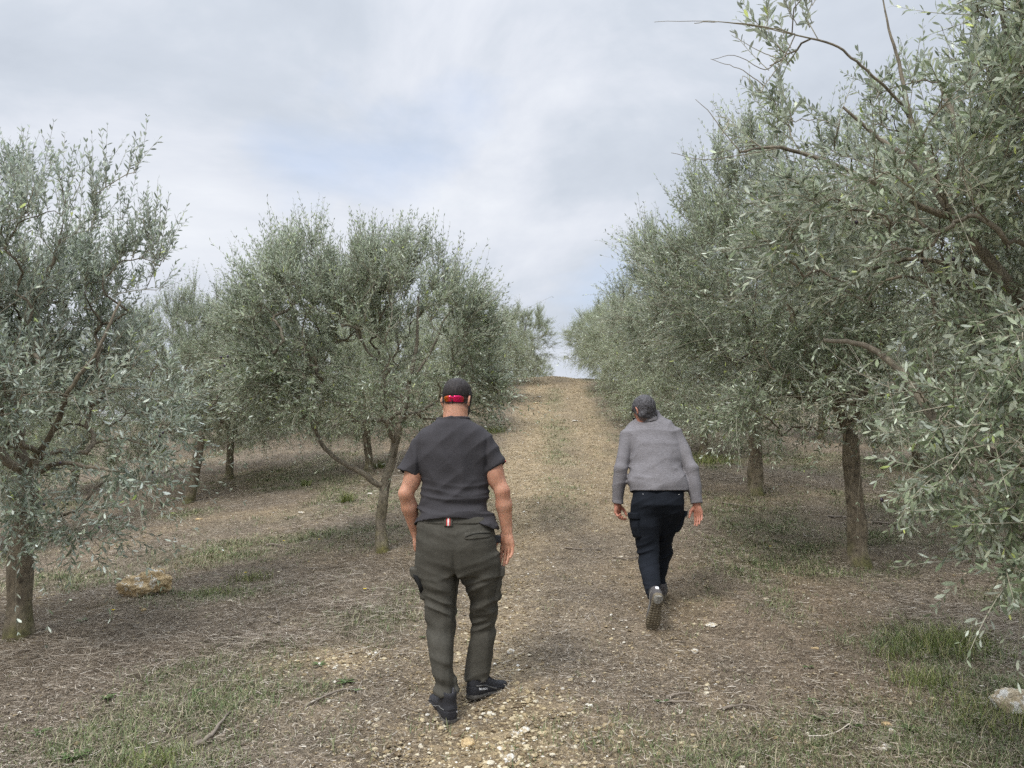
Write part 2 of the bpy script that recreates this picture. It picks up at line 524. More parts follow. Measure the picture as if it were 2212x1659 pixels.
M['gravel'] = island_mat('gravel', [(0, (.15, .11, .07)), (.3, (.27, .205, .12)), (.6, (.42, .335, .20)), (.82, (.53, .45, .30)), (.95, (.62, .56, .43)), (1, (.74, .71, .64))], .9, .15, 120)
x, y = scatter(420000, 2.0, 31, 1.25)
g_, s_, r_, st_, up_, of_ = masks(x, y)
p = .11 + g_ ** 1.4 * .9
k = R.rand(len(x)) < p * (1 - .6 * r_)
x, y, gk = x[k], y[k], g_[k]
size = np.exp(R.randn(len(x)) * .5) * (.0068 + .0035 * gk)
size = np.maximum(np.clip(size, .003, .032), .0011 * y * (1 + .8 * R.rand(len(size)) ** 3))
v, f = stones(x, y, size)
solo('gravel', v, [f], M['gravel'], (0, 0, 0), 'pale yellow limestone gravel strewn over the track', 'gravel', kind='stuff', smooth=False)
print('gravel', len(x))

# dry stems, twigs and chips lying on the earth
def strips(x, y, L_, W_, lift, tilt, curl=.25):
    n = len(x)
    a = R.rand(n) * 6.28
    d = np.stack([np.cos(a), np.sin(a), tilt * (R.rand(n) - .35)], 1)
    s = np.stack([-np.sin(a), np.cos(a), R.randn(n) * .35], 1)
    z = gz(x, y) + lift * R.rand(n) + .002
    o = np.stack([x, y, z], 1)
    be = (R.rand(n) - .5) * curl
    pts = []
    for t in (-.5, -.17, .17, .5):
        c = o + d * (L_ * t)[:, None] + s * (L_ * be * (t * t * 4))[:, None]
        w = W_ * (1 - .6 * abs(t) * 2 * .6)
        pts.append(c - s * (w / 2)[:, None]); pts.append(c + s * (w / 2)[:, None])
    v = np.stack(pts, 1)
    # keep above the earth
    gzv = gz(v[..., 0], v[..., 1]) + .0015
    v[..., 2] = np.maximum(v[..., 2], gzv)
    b0 = np.arange(n)[:, None] * 8
    f = np.concatenate([b0 + np.array([0, 1, 3, 2]), b0 + np.array([2, 3, 5, 4]), b0 + np.array([4, 5, 7, 6])])
    return v.reshape(-1, 3), f

M['litter'] = island_mat('dry_litter', [(0, (.06, .044, .03)), (.28, (.14, .108, .08)), (.55, (.26, .21, .16)), (.78, (.40, .34, .265)), (.93, (.55, .485, .40)), (1, (.68, .62, .53))], .85, .2)
x, y = scatter(900000, 1.9, 28, 1.25)
g_, s_, r_, st_, up_, of_ = masks(x, y)
dens = (.85 - .75 * np.clip(g_ * 1.1, 0, 1) - .35 * s_ + .4 * st_) * (1 - .6 * up_ * (1 - of_)) * (.45 + 1.0 * vn2(x * 2.2, y * 2.0, 41))
k = R.rand(len(x)) < dens
x, y, st_ = x[k], y[k], st_[k]
n = len(x)
Ls = np.exp(R.randn(n) * .65) * .021 * (1 + 3.2 * st_)
Ws = np.maximum(.0012 + .0018 * R.rand(n) ** 2, .00038 * y)
v, f = strips(x, y, np.clip(Ls, .01, .22), Ws, .018 + .03 * st_, .35)
solo('dry_litter', v, [f], M['litter'], (0, 0, 0), 'brown and straw coloured dead stems and twigs covering the soil', 'dry litter', kind='stuff', smooth=False)
print('litter', n)

# fallen olive leaves
M['deadleaf'] = island_mat('fallen_leaf', [(0, (.09, .07, .05)), (.4, (.19, .155, .115)), (.8, (.30, .26, .20)), (1, (.42, .38, .31))], .7, .3)
x, y = scatter(60000, 1.9, 16, 1.5)
g_, s_, r_, st_, up_, of_ = masks(x, y)
k = R.rand(len(x)) < (.5 - .35 * g_) * (.3 + vn2(x * 1.3, y * 1.3, 44))
x, y = x[k], y[k]; n = len(x)
v, f = strips(x, y, .022 + .022 * R.rand(n), .0035 + .004 * R.rand(n), .02, .5, .15)
solo('fallen_leaves', v, [f], M['deadleaf'], (0, 0, 0), 'grey brown fallen olive leaves lying on the soil', 'leaf litter', kind='stuff')

# grass
def blades(x, y, H, W, lean=.5):
    n = len(x)
    a = R.rand(n) * 6.28; l = lean * (.3 + R.rand(n))
    d = np.stack([np.cos(a), np.sin(a)], 1)
    s = np.stack([-np.sin(a), np.cos(a), np.zeros(n)], 1)
    o = np.stack([x, y, gz(x, y) - .004], 1)
    pts = []
    for t in (0, .4, .75, 1.):
        r = H * l * t ** 1.7
        c = o + np.concatenate([d * r[:, None], (H * (t - .25 * l * t * t))[:, None]], 1)
        w = W * (1 - t ** 1.5 * .95)
        if t < 1:
            pts += [c - s * (w / 2)[:, None], c + s * (w / 2)[:, None]]
        else: pts.append(c)
    v = np.stack(pts, 1).reshape(-1, 3)
    b0 = np.arange(n)[:, None] * 7
    q = np.concatenate([b0 + np.array([0, 1, 3, 2]), b0 + np.array([2, 3, 5, 4])])
    t = b0 + np.array([4, 5, 6])
    return v, [q, t]
GST = [(0, (.075, .11, .045)), (.35, (.12, .165, .06)), (.6, (.17, .21, .085)), (.75, (.25, .25, .12)), (.88, (.36, .31, .2)), (1, (.47, .41, .29))]
M['grass'] = leaf_mat('grass_blade', (.1, .1, .1), (.1, .1, .1))
M['grass'] = island_mat('grass_blade', GST, .6, .3)
tx, ty = scatter(70000, 1.9, 34, 1.3)
g_, s_, r_, st_, up_, of_ = masks(tx, ty)
k = R.rand(len(tx)) < (r_ ** 1.05) * 1.1 + .014
tx, ty, rk = tx[k], ty[k], r_[k]
nb = (5 + 10 * R.rand(len(tx)) * (.4 + rk)).astype(int)
idx = np.repeat(np.arange(len(tx)), nb)
x = tx[idx] + R.randn(len(idx)) * (.018 + .004 * ty[idx]); y = ty[idx] + R.randn(len(idx)) * (.018 + .004 * ty[idx])
th = (.025 + .035 * R.rand(len(tx)) * (1 + .8 * (R.rand(len(tx)) < .12)))
H = th[idx] * (.6 + .7 * R.rand(len(idx)))
v, f = blades(x, y, H, np.maximum(.0024 + .0015 * R.rand(len(x)), .0008 * y), 1.1)
solo('grass', v, f, M['grass'], (0, 0, 0), 'short dark green grass growing in patches on the orchard floor', 'grass', kind='stuff')
print('blades', len(x))
# taller tufts
M['tuft'] = island_mat('tall_grass', [(0, (.06, .085, .02)), (.4, (.13, .17, .04)), (.75, (.23, .25, .07)), (.9, (.32, .29, .13)), (1, (.44, .38, .24))], .6, .3)
tall = []
def tuft(px, py, n, h, spread, W=.003, lean=1.0, xy=None):
    c = G(px, py) if xy is None else xy
    x = c[0] + np.clip(R.randn(n), -1.7, 1.7) * spread; y = c[1] + np.clip(R.randn(n), -1.7, 1.7) * spread * .8
    return c, blades(x, y, h * (.45 + .75 * R.rand(n)), np.full(n, W), lean)
for (px, py, n, h, sp, lb) in [
        (2040, 1400, 900, .15, .17, 'dense lime green tuft of long grass under the right hand olive branches'),
        (2000, 1480, 350, .11, .10, 'yellow green grass tuft just below the dense lime tuft'),
        (2150, 1560, 500, .11, .15, 'loose grass tuft beside the pale rock at the lower right'),
        (1930, 1420, 120, .12, .07, 'thin upright grass tuft left of the dense lime tuft'),
        (750, 1085, 170, .22, .05, 'upright green grass tuft left of the forked olive trunk'),
        (660, 1050, 90, .16, .05, 'small grass tuft under the long slanting olive limb'),
        (820, 1010, 160, .2, .10, 'grass tuft at the foot of the trunk behind the forked olive'),
        (340, 1655, 260, .09, .09, 'bright green grass tuft at the bottom left edge'),
        (1210, 795, 300, .16, .3, 'green grass tuft on the brow of the track'),
        (1060, 935, 300, .22, .2, 'grass clump at the left track edge beside the younger man'),
        (1520, 1000, 500, .24, .35, 'grass clump around the thin stems behind the man in the sweater'),
        (470, 1285, 260, .09, .12, 'dark green grass tuft right of the ochre boulder'),
        (540, 1255, 260, .12, .11, 'dark bushy grass tuft up and right of the ochre boulder')]:
    c, (v, f) = tuft(px, py, n, h, sp, W=max(.003, .0005 * G(px, py)[1]))
    solo('grass_tuft', v, f, M['tuft'], c, lb, 'grass tuft', 'grass tufts on the orchard floor')
# ================================================================== olive trees
def leaves_mesh(pos, axis, up, Ln, Wd, detail=True):
    """vectorised leaves"""
    n = len(pos)
    side = nrm(np.cross(axis, up)); up = np.cross(side, axis)
    L3 = Ln[:, None]; W3 = Wd[:, None]
    bend = (R.rand(n)[:, None] - .4) * .22
    if detail:
        q = [pos]
        for t, w in ((.32, .85), (.68, .95)):
            c = pos + axis * L3 * t - up * L3 * bend * t * t
            q.append(c - side * W3 * w * .5 + up * W3 * .14); q.append(c + side * W3 * w * .5 + up * W3 * .14)
        q.append(pos + axis * L3 - up * L3 * bend)
        v = np.stack(q, 1).reshape(-1, 3); b0 = np.arange(n)[:, None] * 6
        return v, [b0 + np.array([1, 2, 4, 3]), np.concatenate([b0 + np.array([0, 2, 1]), b0 + np.array([3, 4, 5])])]
    c = pos + axis * L3 * .5
    v = np.stack([pos, c + side * W3 * .5, pos + axis * L3 - up * L3 * bend, c - side * W3 * .5], 1).reshape(-1, 3)
    b0 = np.arange(n)[:, None] * 4
    return v, [b0 + np.array([0, 1, 2, 3])]

def in_crown(ells, n, rng, shell=.55, gap=.42, nf=1.3, seed=0, zmin=None):
    out = []
    vol = np.array([e[1][0] * e[1][1] * e[1][2] * (e[2] if len(e) > 2 else 1) for e in ells]); vol = vol / vol.sum()
    tot = 0
    while tot < n:
        m = n * 2
        k = rng.choice(len(ells), m, p=vol)
        d = nrm(rng.randn(m, 3))
        r = rng.rand(m) ** (1 / 3.) * (1 - shell) + shell * (rng.rand(m) ** .25)
        C_ = np.array([e[0] for e in ells])[k]; Rd = np.array([e[1] for e in ells])[k]
        lump = .82 + .4 * vn3((d * 1.0 + k[:, None] * 3.1).astype(np.float32), (2.2, 2.2, 2.2), seed)
        p = C_ + d * Rd * (r * lump)[:, None]
        keep = vn3(p.astype(np.float32), (nf, nf, nf), seed + 3) > gap * (.55 + .75 * rng.rand(m))
        if zmin is not None: keep &= p[:, 2] > zmin
        out.append(p[keep]); tot += keep.sum()
    return np.vstack(out)[:n]

def grow(seed, trunk, r_trunk, limbs, ells, n_tips=240, n_shoots=1500, leaf=(.05, .0125), K=11, shoot=(.16, .36), droop=.0,
         detail=True, gap=.42, upb=.55, nf=1.3, tipr=.0028, flare=1.6, shell=.55, sides=10, twig_sides=3, zmin=None, expo=.46, lscale=1.0, jitter=.0035):
    """returns (trunk V,F), (branches V,F), (twigs V,F), (leaves V,F)"""
    rng = np.random.RandomState(seed)
    nodes = []; par = []; fixed = []
    def add_chain(pts, parent, rad=None):
        last = parent
        for i, p in enumerate(pts):
            nodes.append(np.array(p)); par.append(last); fixed.append(0 if rad is None else rad[i]); last = len(nodes) - 1
        return last
    tp = spline(trunk, 14)
    add_chain(tp, -1, np.linspace(r_trunk, r_trunk * .8, 14))
    ntr = 14
    trunk_idx = list(range(14))
    limb_chains = []
    for lb in limbs:
        pts, r0, r1 = lb
        pts = np.asarray(pts, float)
        arr = np.array(nodes)
        j = int(np.argmin(((arr - pts[0]) ** 2).sum(1)))
        sp = spline(np.vstack([arr[j], pts]) if np.linalg.norm(arr[j] - pts[0]) > .03 else pts, max(6, int(len(pts) * 5)))
        jit = rng.randn(len(sp), 3) * jitter; jit[0] = 0
        sp = sp + jit
        rr = np.linspace(r0, r1, len(sp))
        add_chain(sp[1:], j, rr[1:])
    crown_c = np.mean([e[0] for e in ells], 0)
    tips = in_crown(ells, n_tips, rng, shell, gap, nf, seed % 40, zmin)
    base = tp[-1]
    order = np.argsort(((tips - base) ** 2).sum(1))
    ntop = len(nodes)
    for ti in order:
        p = tips[ti]
        arr = np.array(nodes[8:]); off_ = 8
        dv = p - arr; dist = np.linalg.norm(dv, axis=1)
        # prefer attaching from points nearer the trunk than the tip
        back = np.linalg.norm(arr - base, axis=1)
        cost = dist + .30 * back + np.where(back > np.linalg.norm(p - base) * 1.05, .5, 0)
        j = int(np.argmin(cost)) + off_
        a = nodes[j]; L_ = np.linalg.norm(p - a)
        if L_ < .05: continue
        pd = nodes[j] - nodes[par[j]] if par[j] >= 0 else np.array([0, 0, 1.])
        pd = nrm(pd)
        m = a + (p - a) * .45 + (pd * .22 + rng.randn(3) * .09 + np.array([0, 0, .14])) * L_
        ns = max(3, int(L_ / .09))
        t = np.linspace(0, 1, ns + 1)[1:, None]
        c = a * (1 - t) ** 2 + 2 * m * t * (1 - t) + p * t * t
        c = c + rng.randn(*c.shape) * .007
        add_chain(c, j)
    arr = np.array(nodes); par = np.array(par); fixed = np.array(fixed)
    n = len(arr)
    cnt = np.zeros(n); child = np.zeros(n, int)
    for i in range(n - 1, 0, -1):
        if child[i] == 0: cnt[i] += 1
        cnt[par[i]] += cnt[i]; child[par[i]] += 1
    cnt = np.maximum(cnt, 1)
    pr = tipr * cnt ** expo
    mx = r_trunk * .75
    pr = np.minimum(pr, mx)
    rad = np.where(fixed > 0, np.maximum(fixed, 0), pr)
    # chains
    kids = [[] for _ in range(n)]
    for i in range(1, n): kids[par[i]].append(i)
    done = []
    stack = [(0, [0])]
    chains = []
    # main chain continues through the child with largest radius
    def walk(start, first):
        ch = [first, start] if first is not None else [start]
        cur = start
        while kids[cur]:
            ks = sorted(kids[cur], key=lambda q: -rad[q] - cnt[q] * 1e-6)
            for o_ in ks[1:]: todo.append((o_, cur))
            cur = ks[0]; ch.append(cur)
        chains.append(ch)
    todo = [(0, None)]
    while todo:
        s_, f_ = todo.pop(); walk(s_, f_)
    big = []; small = []
    for ci, ch in enumerate(chains):
        pts = arr[ch]; rr = rad[ch].copy()
        if ci == 0:
            # trunk with root flare
            h = pts[:, 2] - pts[0, 2]
            rr = rr * (1 + (flare - 1) * np.exp(-h / .10)) * (1 + .10 * np.sin(h * 17 + seed) * np.exp(-h / .8))
            NT = min(18, len(pts)); rr[13:NT] = np.minimum(rr[13:NT], np.linspace(rr[13], rr[NT - 1], NT - 13))
            dense = spline(pts[:NT], 60); hr = np.interp(np.linspace(0, NT - 1, 60), np.arange(NT), rr[:NT])
            sd = 20
            Vt, Fq_, Ft_ = tube(np.vstack([dense[0] - [0, 0, .06], dense]), np.concatenate([[hr[0] * 1.05], hr]), sd, False)
            ring = np.arange(len(Vt)) // sd; cen = np.vstack([dense[0] - [0, 0, .06], dense])[ring]
            dv = Vt - cen; fade = np.clip((60 - ring) / 14., 0, 1)[:, None]
            nz_ = vn3(Vt.astype(np.float32), (9, 9, 3.2), seed % 50) * .55 + vn3(Vt.astype(np.float32), (22, 22, 9), seed % 50) * .3
            Vt = cen + dv * (1 + (-.22 + .5 * nz_)[:, None] * fade)
            tr = (Vt, [Fq_])
            rest = pts[NT - 3:]; rr2 = rr[NT - 3:]
            if len(rest) > 2: big.append(tube(rest, rr2, sides))
            continue
        if rr[0] > .011:
            rr = rr.copy(); rr[0] = min(rr[0], rr[1] * 1.25)
            big.append(tube(pts, rr, sides))
        else:
            rr = rr.copy(); rr[0] = rr[1]
            small.append(tube(pts, rr, 4))
    tr_big = join([(v, [q, t]) for v, q, t in big]) if big else None
    tr_small = join([(v, [q, t]) for v, q, t in small])
    # shoots with leaves
    w = np.where(rad < .012, 1., .04) * (np.arange(n) >= ntop)
    w = w * (1 + 2.0 * (cnt < 2.5))
    w /= w.sum()
    src = rng.choice(n, n_shoots, p=w)
    o = arr[src] + rng.randn(n_shoots, 3) * .01
    tang = nrm(arr[src] - arr[par[src]])
    outw = nrm(o - crown_c)
    outw[:, 2] = np.where(outw[:, 2] < 0, outw[:, 2] * .15, outw[:, 2])
    hz = (o[:, 2] - crown_c[2]) / max(e[1][2] for e in ells)
    upw = np.zeros((n_shoots, 3)); upw[:, 2] = np.clip(upb * (.45 + hz), -.05, 1.1) - droop * sstep(.1, -.8, hz)
    d = nrm(.45 * tang + .5 * outw + upw + rng.randn(n_shoots, 3) * .48)
    Ls = shoot[0] + (shoot[1] - shoot[0]) * rng.rand(n_shoots) ** 1.5 + (rng.rand(n_shoots) < .06) * (hz > .35) * .16
    bare = (rng.rand(n_shoots) < .20) & (hz < .15)
    Ls = Ls * (1 + .7 * bare)
    grav = np.zeros((n_shoots, 3)); grav[:, 2] = -.10 + .25 * upw[:, 2] - droop * .2
    sdv = nrm(rng.randn(n_shoots, 3)) * (.16 + .25 * bare)[:, None]
    ts = np.linspace(0, 1, K)
    pts = o[:, None] + d[:, None] * (Ls[:, None] * ts)[..., None] + (grav + sdv)[:, None] * (Ls[:, None] * ts ** 2)[..., None]
    tg = nrm(np.gradient(pts, axis=1))
    # stems as 3-sided tubes
    ref = nrm(np.cross(tg, np.array([.3, .5, .8])))
    ref2 = np.cross(tg, ref)
    rr = (.0023 * lscale * (1 - .65 * ts))[None, :, None]
    ring = [pts + rr * (math.cos(a) * ref + math.sin(a) * ref2) for a in (0, 2.09, 4.19)]
    sv = np.stack(ring, 2).reshape(-1, 3)
    ii = (np.arange(n_shoots)[:, None] * K + np.arange(K - 1)[None]).ravel() * 3
    sf = np.concatenate([np.stack([ii + a, ii + b_, ii + 3 + b_, ii + 3 + a], 1) for a, b_ in ((0, 1), (1, 2), (2, 0))])
    # leaf pairs
    lp = pts[:, 1:].reshape(-1, 3); lt = tg[:, 1:].reshape(-1, 3); tt = np.tile(ts[1:], n_shoots)
    rot = np.tile(np.arange(K - 1) * 1.57, n_shoots) + np.repeat(rng.rand(n_shoots) * 6.28, K - 1)
    r1 = ref[:, 1:].reshape(-1, 3); r2 = ref2[:, 1:].reshape(-1, 3)
    sd = np.cos(rot)[:, None] * r1 + np.sin(rot)[:, None] * r2
    P_, A_, U_, LL = [], [], [], []
    for sg in (1, -1):
        keep = rng.rand(len(lp)) < np.where(np.repeat(bare, K - 1), .06 + .9 * (tt > .72), .9)
        ang = .75 + .35 * rng.rand(len(lp)) - .35 * tt
        ax = nrm(lt * np.cos(ang)[:, None] + sg * sd * np.sin(ang)[:, None] + rng.randn(len(lp), 3) * .16)
        u = nrm(lt * .8 + np.array([0, 0, .45]) + rng.randn(len(lp), 3) * .55)
        ln = leaf[0] * (.62 + .6 * rng.rand(len(lp))) * (1 - .35 * tt ** 3) * (.75 + .25 * sstep(0, .25, tt))
        P_.append(lp[keep]); A_.append(ax[keep]); U_.append(u[keep]); LL.append(ln[keep])
    P_ = np.vstack(P_); A_ = np.vstack(A_); U_ = np.vstack(U_); LL = np.concatenate(LL)
    lv = leaves_mesh(P_, A_, U_, LL, LL * leaf[1] / leaf[0] * (.8 + .4 * rng.rand(len(LL))), detail)
    return tr, tr_big, join([tr_small, (sv, [sf])]), lv

TREES = {}
def plant(name, label, group, base, res, leafmat, barkmat, rz=0):
    t = thing(name, base, label, 'olive tree', group)
    tr, bg_, tw, lv = res
    if bg_ is not None: trunk = join([tr, bg_])
    else: trunk = tr
    part('trunk', trunk[0], trunk[1], barkmat, t)
    part('branches', tw[0], tw[1], M['twig'], t)
    part('crown', lv[0], lv[1], leafmat, t, smooth=False)
    return t

def at_ground(x, y, dz=-.01): return np.array([x, y, float(gz(x, y)) + dz])

# --- forked olive left of the track (C)
bC = G(826, 1192)
Yc = bC[1]
trunk = [bC, P(822, 1130, Yc), P(828, 1075, Yc)]
limbs = [([P(835, 1030, Yc + .02), P(850, 975, Yc + .05), P(862, 925, Yc + .05), P(872, 895, Yc + .1), P(884, 830, Yc + .1), P(900, 740, Yc + .15), P(905, 640, Yc + .2)], .056, .012),
         ([P(812, 1045, Yc - .03), P(780, 1020, Yc - .08), P(740, 1000, Yc - .12), P(700, 965, Yc - .16), P(668, 905, Yc - .16), P(645, 860, Yc - .12), P(640, 800, Yc), P(665, 730, Yc)], .034, .011),
         ([P(650, 870, Yc - .15), P(610, 810, Yc - .2), P(560, 770, Yc - .2)], .018, .010),
         ([P(848, 948, Yc), P(838, 915, Yc - .1), P(862, 893, Yc - .16), P(905, 890, Yc - .12), P(960, 850, Yc), P(1010, 780, Yc)], .028, .010),
         ([P(875, 880, Yc + .08), P(850, 810, Yc), P(800, 765, Yc - .1), P(770, 720, Yc)], .020, .010),
         ([P(890, 820, Yc), P(930, 760, Yc + .2), P(960, 690, Yc + .3)], .020, .010)]
def E(px, py, Y, rx, ry, rz, w=1): return (P(px, py, Y), (rx, ry, rz), w)
ells = [E(640, 715, Yc - .1, .68, .8, .72), E(660, 590, Yc, .40, .55, .34, .7), E(860, 690, Yc + .1, .80, .9, .78), E(980, 740, Yc + .1, .50, .75, .66),
        E(850, 850, Yc - .1, .8, .6, .35, .8), E(620, 850, Yc - .2, .6, .6, .4, .8), E(1020, 850, Yc, .30, .5, .28, .6)]
res = grow(101, trunk, .060, limbs, ells, n_tips=820, n_shoots=5600, leaf=(.055, .0135), shoot=(.18, .46), droop=.12, gap=.30, flare=1.2, upb=.8, shell=.4)
plant('olive_tree', 'forked olive tree with one long slanting limb, beside the younger man', None, bC, res, M['leaf'], M['bark_smooth'])

# --- near left olive (L1)
bL = G(40, 1380)
Yl = bL[1]
trunk = [bL, P(42, 1270, Yl), P(50, 1150, Yl), P(62, 1060, Yl)]
limbs = [([P(45, 980, Yl + .05), P(25, 870, Yl + .1), P(20, 770, Yl + .1), P(55, 690, Yl + .1), P(100, 600, Yl + .1), P(130, 520, Yl + .1)], .045, .010),
         ([P(85, 980, Yl - .1), P(130, 900, Yl - .2), P(150, 840, Yl - .3), P(210, 760, Yl - .3), P(260, 650, Yl - .2)], .022, .008),
         ([P(20, 1000, Yl - .1), P(-60, 900, Yl - .1), P(-140, 760, Yl), P(-180, 600, Yl)], .035, .014),
         ([P(20, 760, Yl), P(80, 770, Yl - .2), P(75, 830, Yl - .3)], .02, .012),
         ([P(80, 1020, Yl - .1), P(130, 1000, Yl - .3), P(200, 1010, Yl - .5), P(270, 1020, Yl - .6)], .022, .008)]
ells = [E(40, 720, Yl + .1, .85, .9, .85, .7), E(90, 540, Yl + .1, .48, .6, .56, .8), E(190, 620, Yl - .2, .55, .8, .8, 1.1), E(190, 860, Yl - .2, .62, .9, .52, .7), E(200, 1000, Yl - .35, .42, .6, .26, .6),
        E(-150, 740, Yl, .8, .9, .95, .6), E(90, 820, Yl - .4, .7, .6, .5, .9), E(310, 930, Yl - .3, .15, .3, .2, .4), E(40, 1110, Yl - .5, .38, .3, .16, .5), E(200, 560, Yl, .36, .5, .40, 1.1), E(255, 640, Yl, .36, .5, .42, 1.3), E(140, 1120, Yl - .4, .30, .3, .16, .9)]
res = grow(202, trunk, .078, limbs, ells, n_tips=1000, n_shoots=4700, leaf=(.056, .0145), shoot=(.18, .42), droop=.05, gap=.30, flare=1.15, upb=.75, shell=.4)
tL1 = plant('olive_tree', 'leftmost silvery olive tree with a bare brown trunk at the edge', None, bL, res, M['leaf_blue'], M['bark'])

# --- near right olive (R1), trunk beyond the right edge
bR = at_ground(3.05, 3.15)
Yr = 3.05
trunk = [bR, bR + [0, 0, .35], bR + [-.03, -.02, .7], bR + [-.06, -.02, .95]]
limbs = [([P(2330, 800, Yr), P(2240, 690, Yr), P(2154, 581, Yr), P(2093, 511, Yr), P(2040, 440, Yr), P(2005, 340, Yr), P(1966, 253, Yr), P(1945, 150, Yr), P(1920, 60, Yr), P(1900, -40, Yr)], .034, .002),
         ([P(2050, 450, Yr), P(1975, 352, Yr + .1), P(1900, 300, Yr + .2), P(1820, 230, Yr + .2)], .018, .006),
         ([P(2045, 470, Yr), P(1971, 436, Yr), P(1826, 366, Yr - .05), P(1686, 319, Yr - .05), P(1595, 328, Yr)], .016, .005),
         ([P(1966, 253, Yr), P(1925, 200, Yr - .05), P(1859, 141, Yr - .1), P(1802, 98, Yr - .1), P(1718, 75, Yr - .1), P(1671, 61, Yr - .1), P(1560, 47, Yr - .1), P(1500, 50, Yr - .1)], .007, .0018),
         ([P(2340, 1100, Yr), P(2250, 1010, Yr - .1), P(2177, 991, Yr - .2), P(2071, 952, Yr - .2), P(2004, 885, Yr - .1), P(1943, 797, Yr), P(1862, 745, Yr + .1), P(1780, 735, Yr + .2)], .036, .009),
         ([P(2250, 640, Yr + .1), P(2150, 600, Yr + .2), P(2074, 577, Yr + .2), P(1971, 560, Yr + .2), P(1882, 582, Yr + .2)], .018, .008),
         ([P(2093, 511, Yr), P(2120, 420, Yr + .1), P(2080, 300, Yr + .2), P(2030, 180, Yr + .3)], .026, .010),
         ([P(2240, 690, Yr), P(2260, 500, Yr - .1), P(2230, 300, Yr - .2), P(2180, 120, Yr - .2), P(2150, -80, Yr - .2)], .024, .008),
         ([P(2330, 1150, Yr), P(2400, 900, Yr - .2), P(2500, 700, Yr - .2), P(2550, 400, Yr - .2)], .04, .014)]
ells = [E(1940, 240, Yr, .55, .7, .62, .95), E(2110, 90, Yr, .6, .8, .5, .7), E(1790, 60, Yr, .35, .5, .26, .35), E(2230, 380, Yr - .1, .55, .8, .6, .6),
        E(1860, 480, Yr + .1, .45, .6, .35, .7), E(2110, 800, Yr + .1, .38, .6, .42, .7), E(2140, 1010, Yr - .25, .32, .45, .40, 1.5), E(2120, 1180, Yr - .3, .26, .35, .18, 1.4), E(1880, 60, Yr, .36, .5, .3, .9),
        E(2450, 500, Yr, .7, .9, 1.1, .6), E(1700, 300, Yr, .25, .4, .16, .5), E(1740, 90, Yr - .05, .30, .3, .18, 1.6), E(1900, 70, Yr, .34, .5, .34, 1.5), E(1830, 170, Yr, .28, .4, .2, 1.2), E(2000, 30, Yr + .1, .35, .5, .3, 1.2), E(1640, 30, Yr, .22, .3, .10, .5), E(2230, 930, Yr - .3, .3, .4, .5, 1.2), E(1980, 920, Yr - .1, .28, .4, .24, 1.3)]
res = grow(303, trunk, .085, limbs, ells, n_tips=1050, n_shoots=3600, leaf=(.053, .0140), shoot=(.14, .34), droop=.05, gap=.42, upb=.5, shell=.25, flare=1.3, jitter=.0015)
# long bare twigs against the sky
ex = []
def stick(pts, r0, r1, n=14, j=.003):
    c = spline(pts, n); c[1:] += R.randn(n - 1, 3) * j * .35
    return tube(c, np.linspace(r0, r1, n), 4)
for pts in [[(1718, 75), (1640, 58), (1560, 47), (1500, 45), (1413, 47)], [(1680, 130), (1650, 150), (1590, 60 + 60), (1540, 128)], [(1718, 75), (1690, 130), (1650, 185), (1640, 190)],
            [(1650, 185), (1600, 150), (1535, 128)], [(1650, 185), (1640, 200), (1610, 165), (1600, 175)], [(1690, 130), (1640, 110), (1580, 75)], [(1600, 330), (1560, 280), (1530, 240), (1503, 215)],
            [(1560, 290), (1575, 260), (1545, 250)], [(1686, 319), (1600, 335), (1520, 345), (1450, 330)]]:
    v, q, t = stick([P(a, b_, Yr - .05) for a, b_ in pts], .003, .0012)
    ex.append((v, [q, t]))
tr, bgb, tw, lv = res
tw = join([tw] + ex)
tR1 = plant('olive_tree', 'closest olive tree on the right whose sparse branches reach over the top right corner', None, bR, (tr, bgb, tw, lv), M['leaf'], M['bark_smooth'])

ROW = 'olive trees planted in rows on the slope'
# --- R2
bR2 = G(1855, 1222); Y2 = bR2[1]
trunk = [bR2, P(1850, 1120, Y2), P(1842, 1030, Y2), P(1838, 950, Y2)]
limbs = [([P(1800, 860, Y2), P(1740, 760, Y2 - .1), P(1690, 640, Y2 - .1), P(1640, 520, Y2)], .055, .014),
         ([P(1870, 840, Y2), P(1880, 720, Y2 + .1), P(1870, 560, Y2 + .1), P(1800, 420, Y2 + .1)], .05, .014),
         ([P(1900, 880, Y2 + .1), P(1990, 780, Y2 + .2), P(2080, 640, Y2 + .2)], .04, .014)]
ells = [E(1700, 650, Y2, 1.05, 1.2, 1.0), E(1520, 610, Y2, .55, .8, .8), E(1900, 640, Y2, 1.0, 1.2, 1.1), E(1600, 430, Y2, .55, .8, .5, .9), E(1790, 420, Y2, .8, .9, .45, .8), E(1700, 880, Y2 - .3, .9, .8, .30, .9), E(1960, 900, Y2 - .3, .7, .7, .25, .9),
        E(2150, 760, Y2, .9, 1., .8, .5)]
res = grow(404, trunk, .088, limbs, ells, n_tips=950, n_shoots=7500, leaf=(.055, .0135), shoot=(.2, .48), droop=.12, gap=.24, flare=1.25, upb=.75, shell=.4)
plant('olive_tree', 'large olive tree on the right with a stout mossy trunk', ROW, bR2, res, M['leaf'], M['bark'])
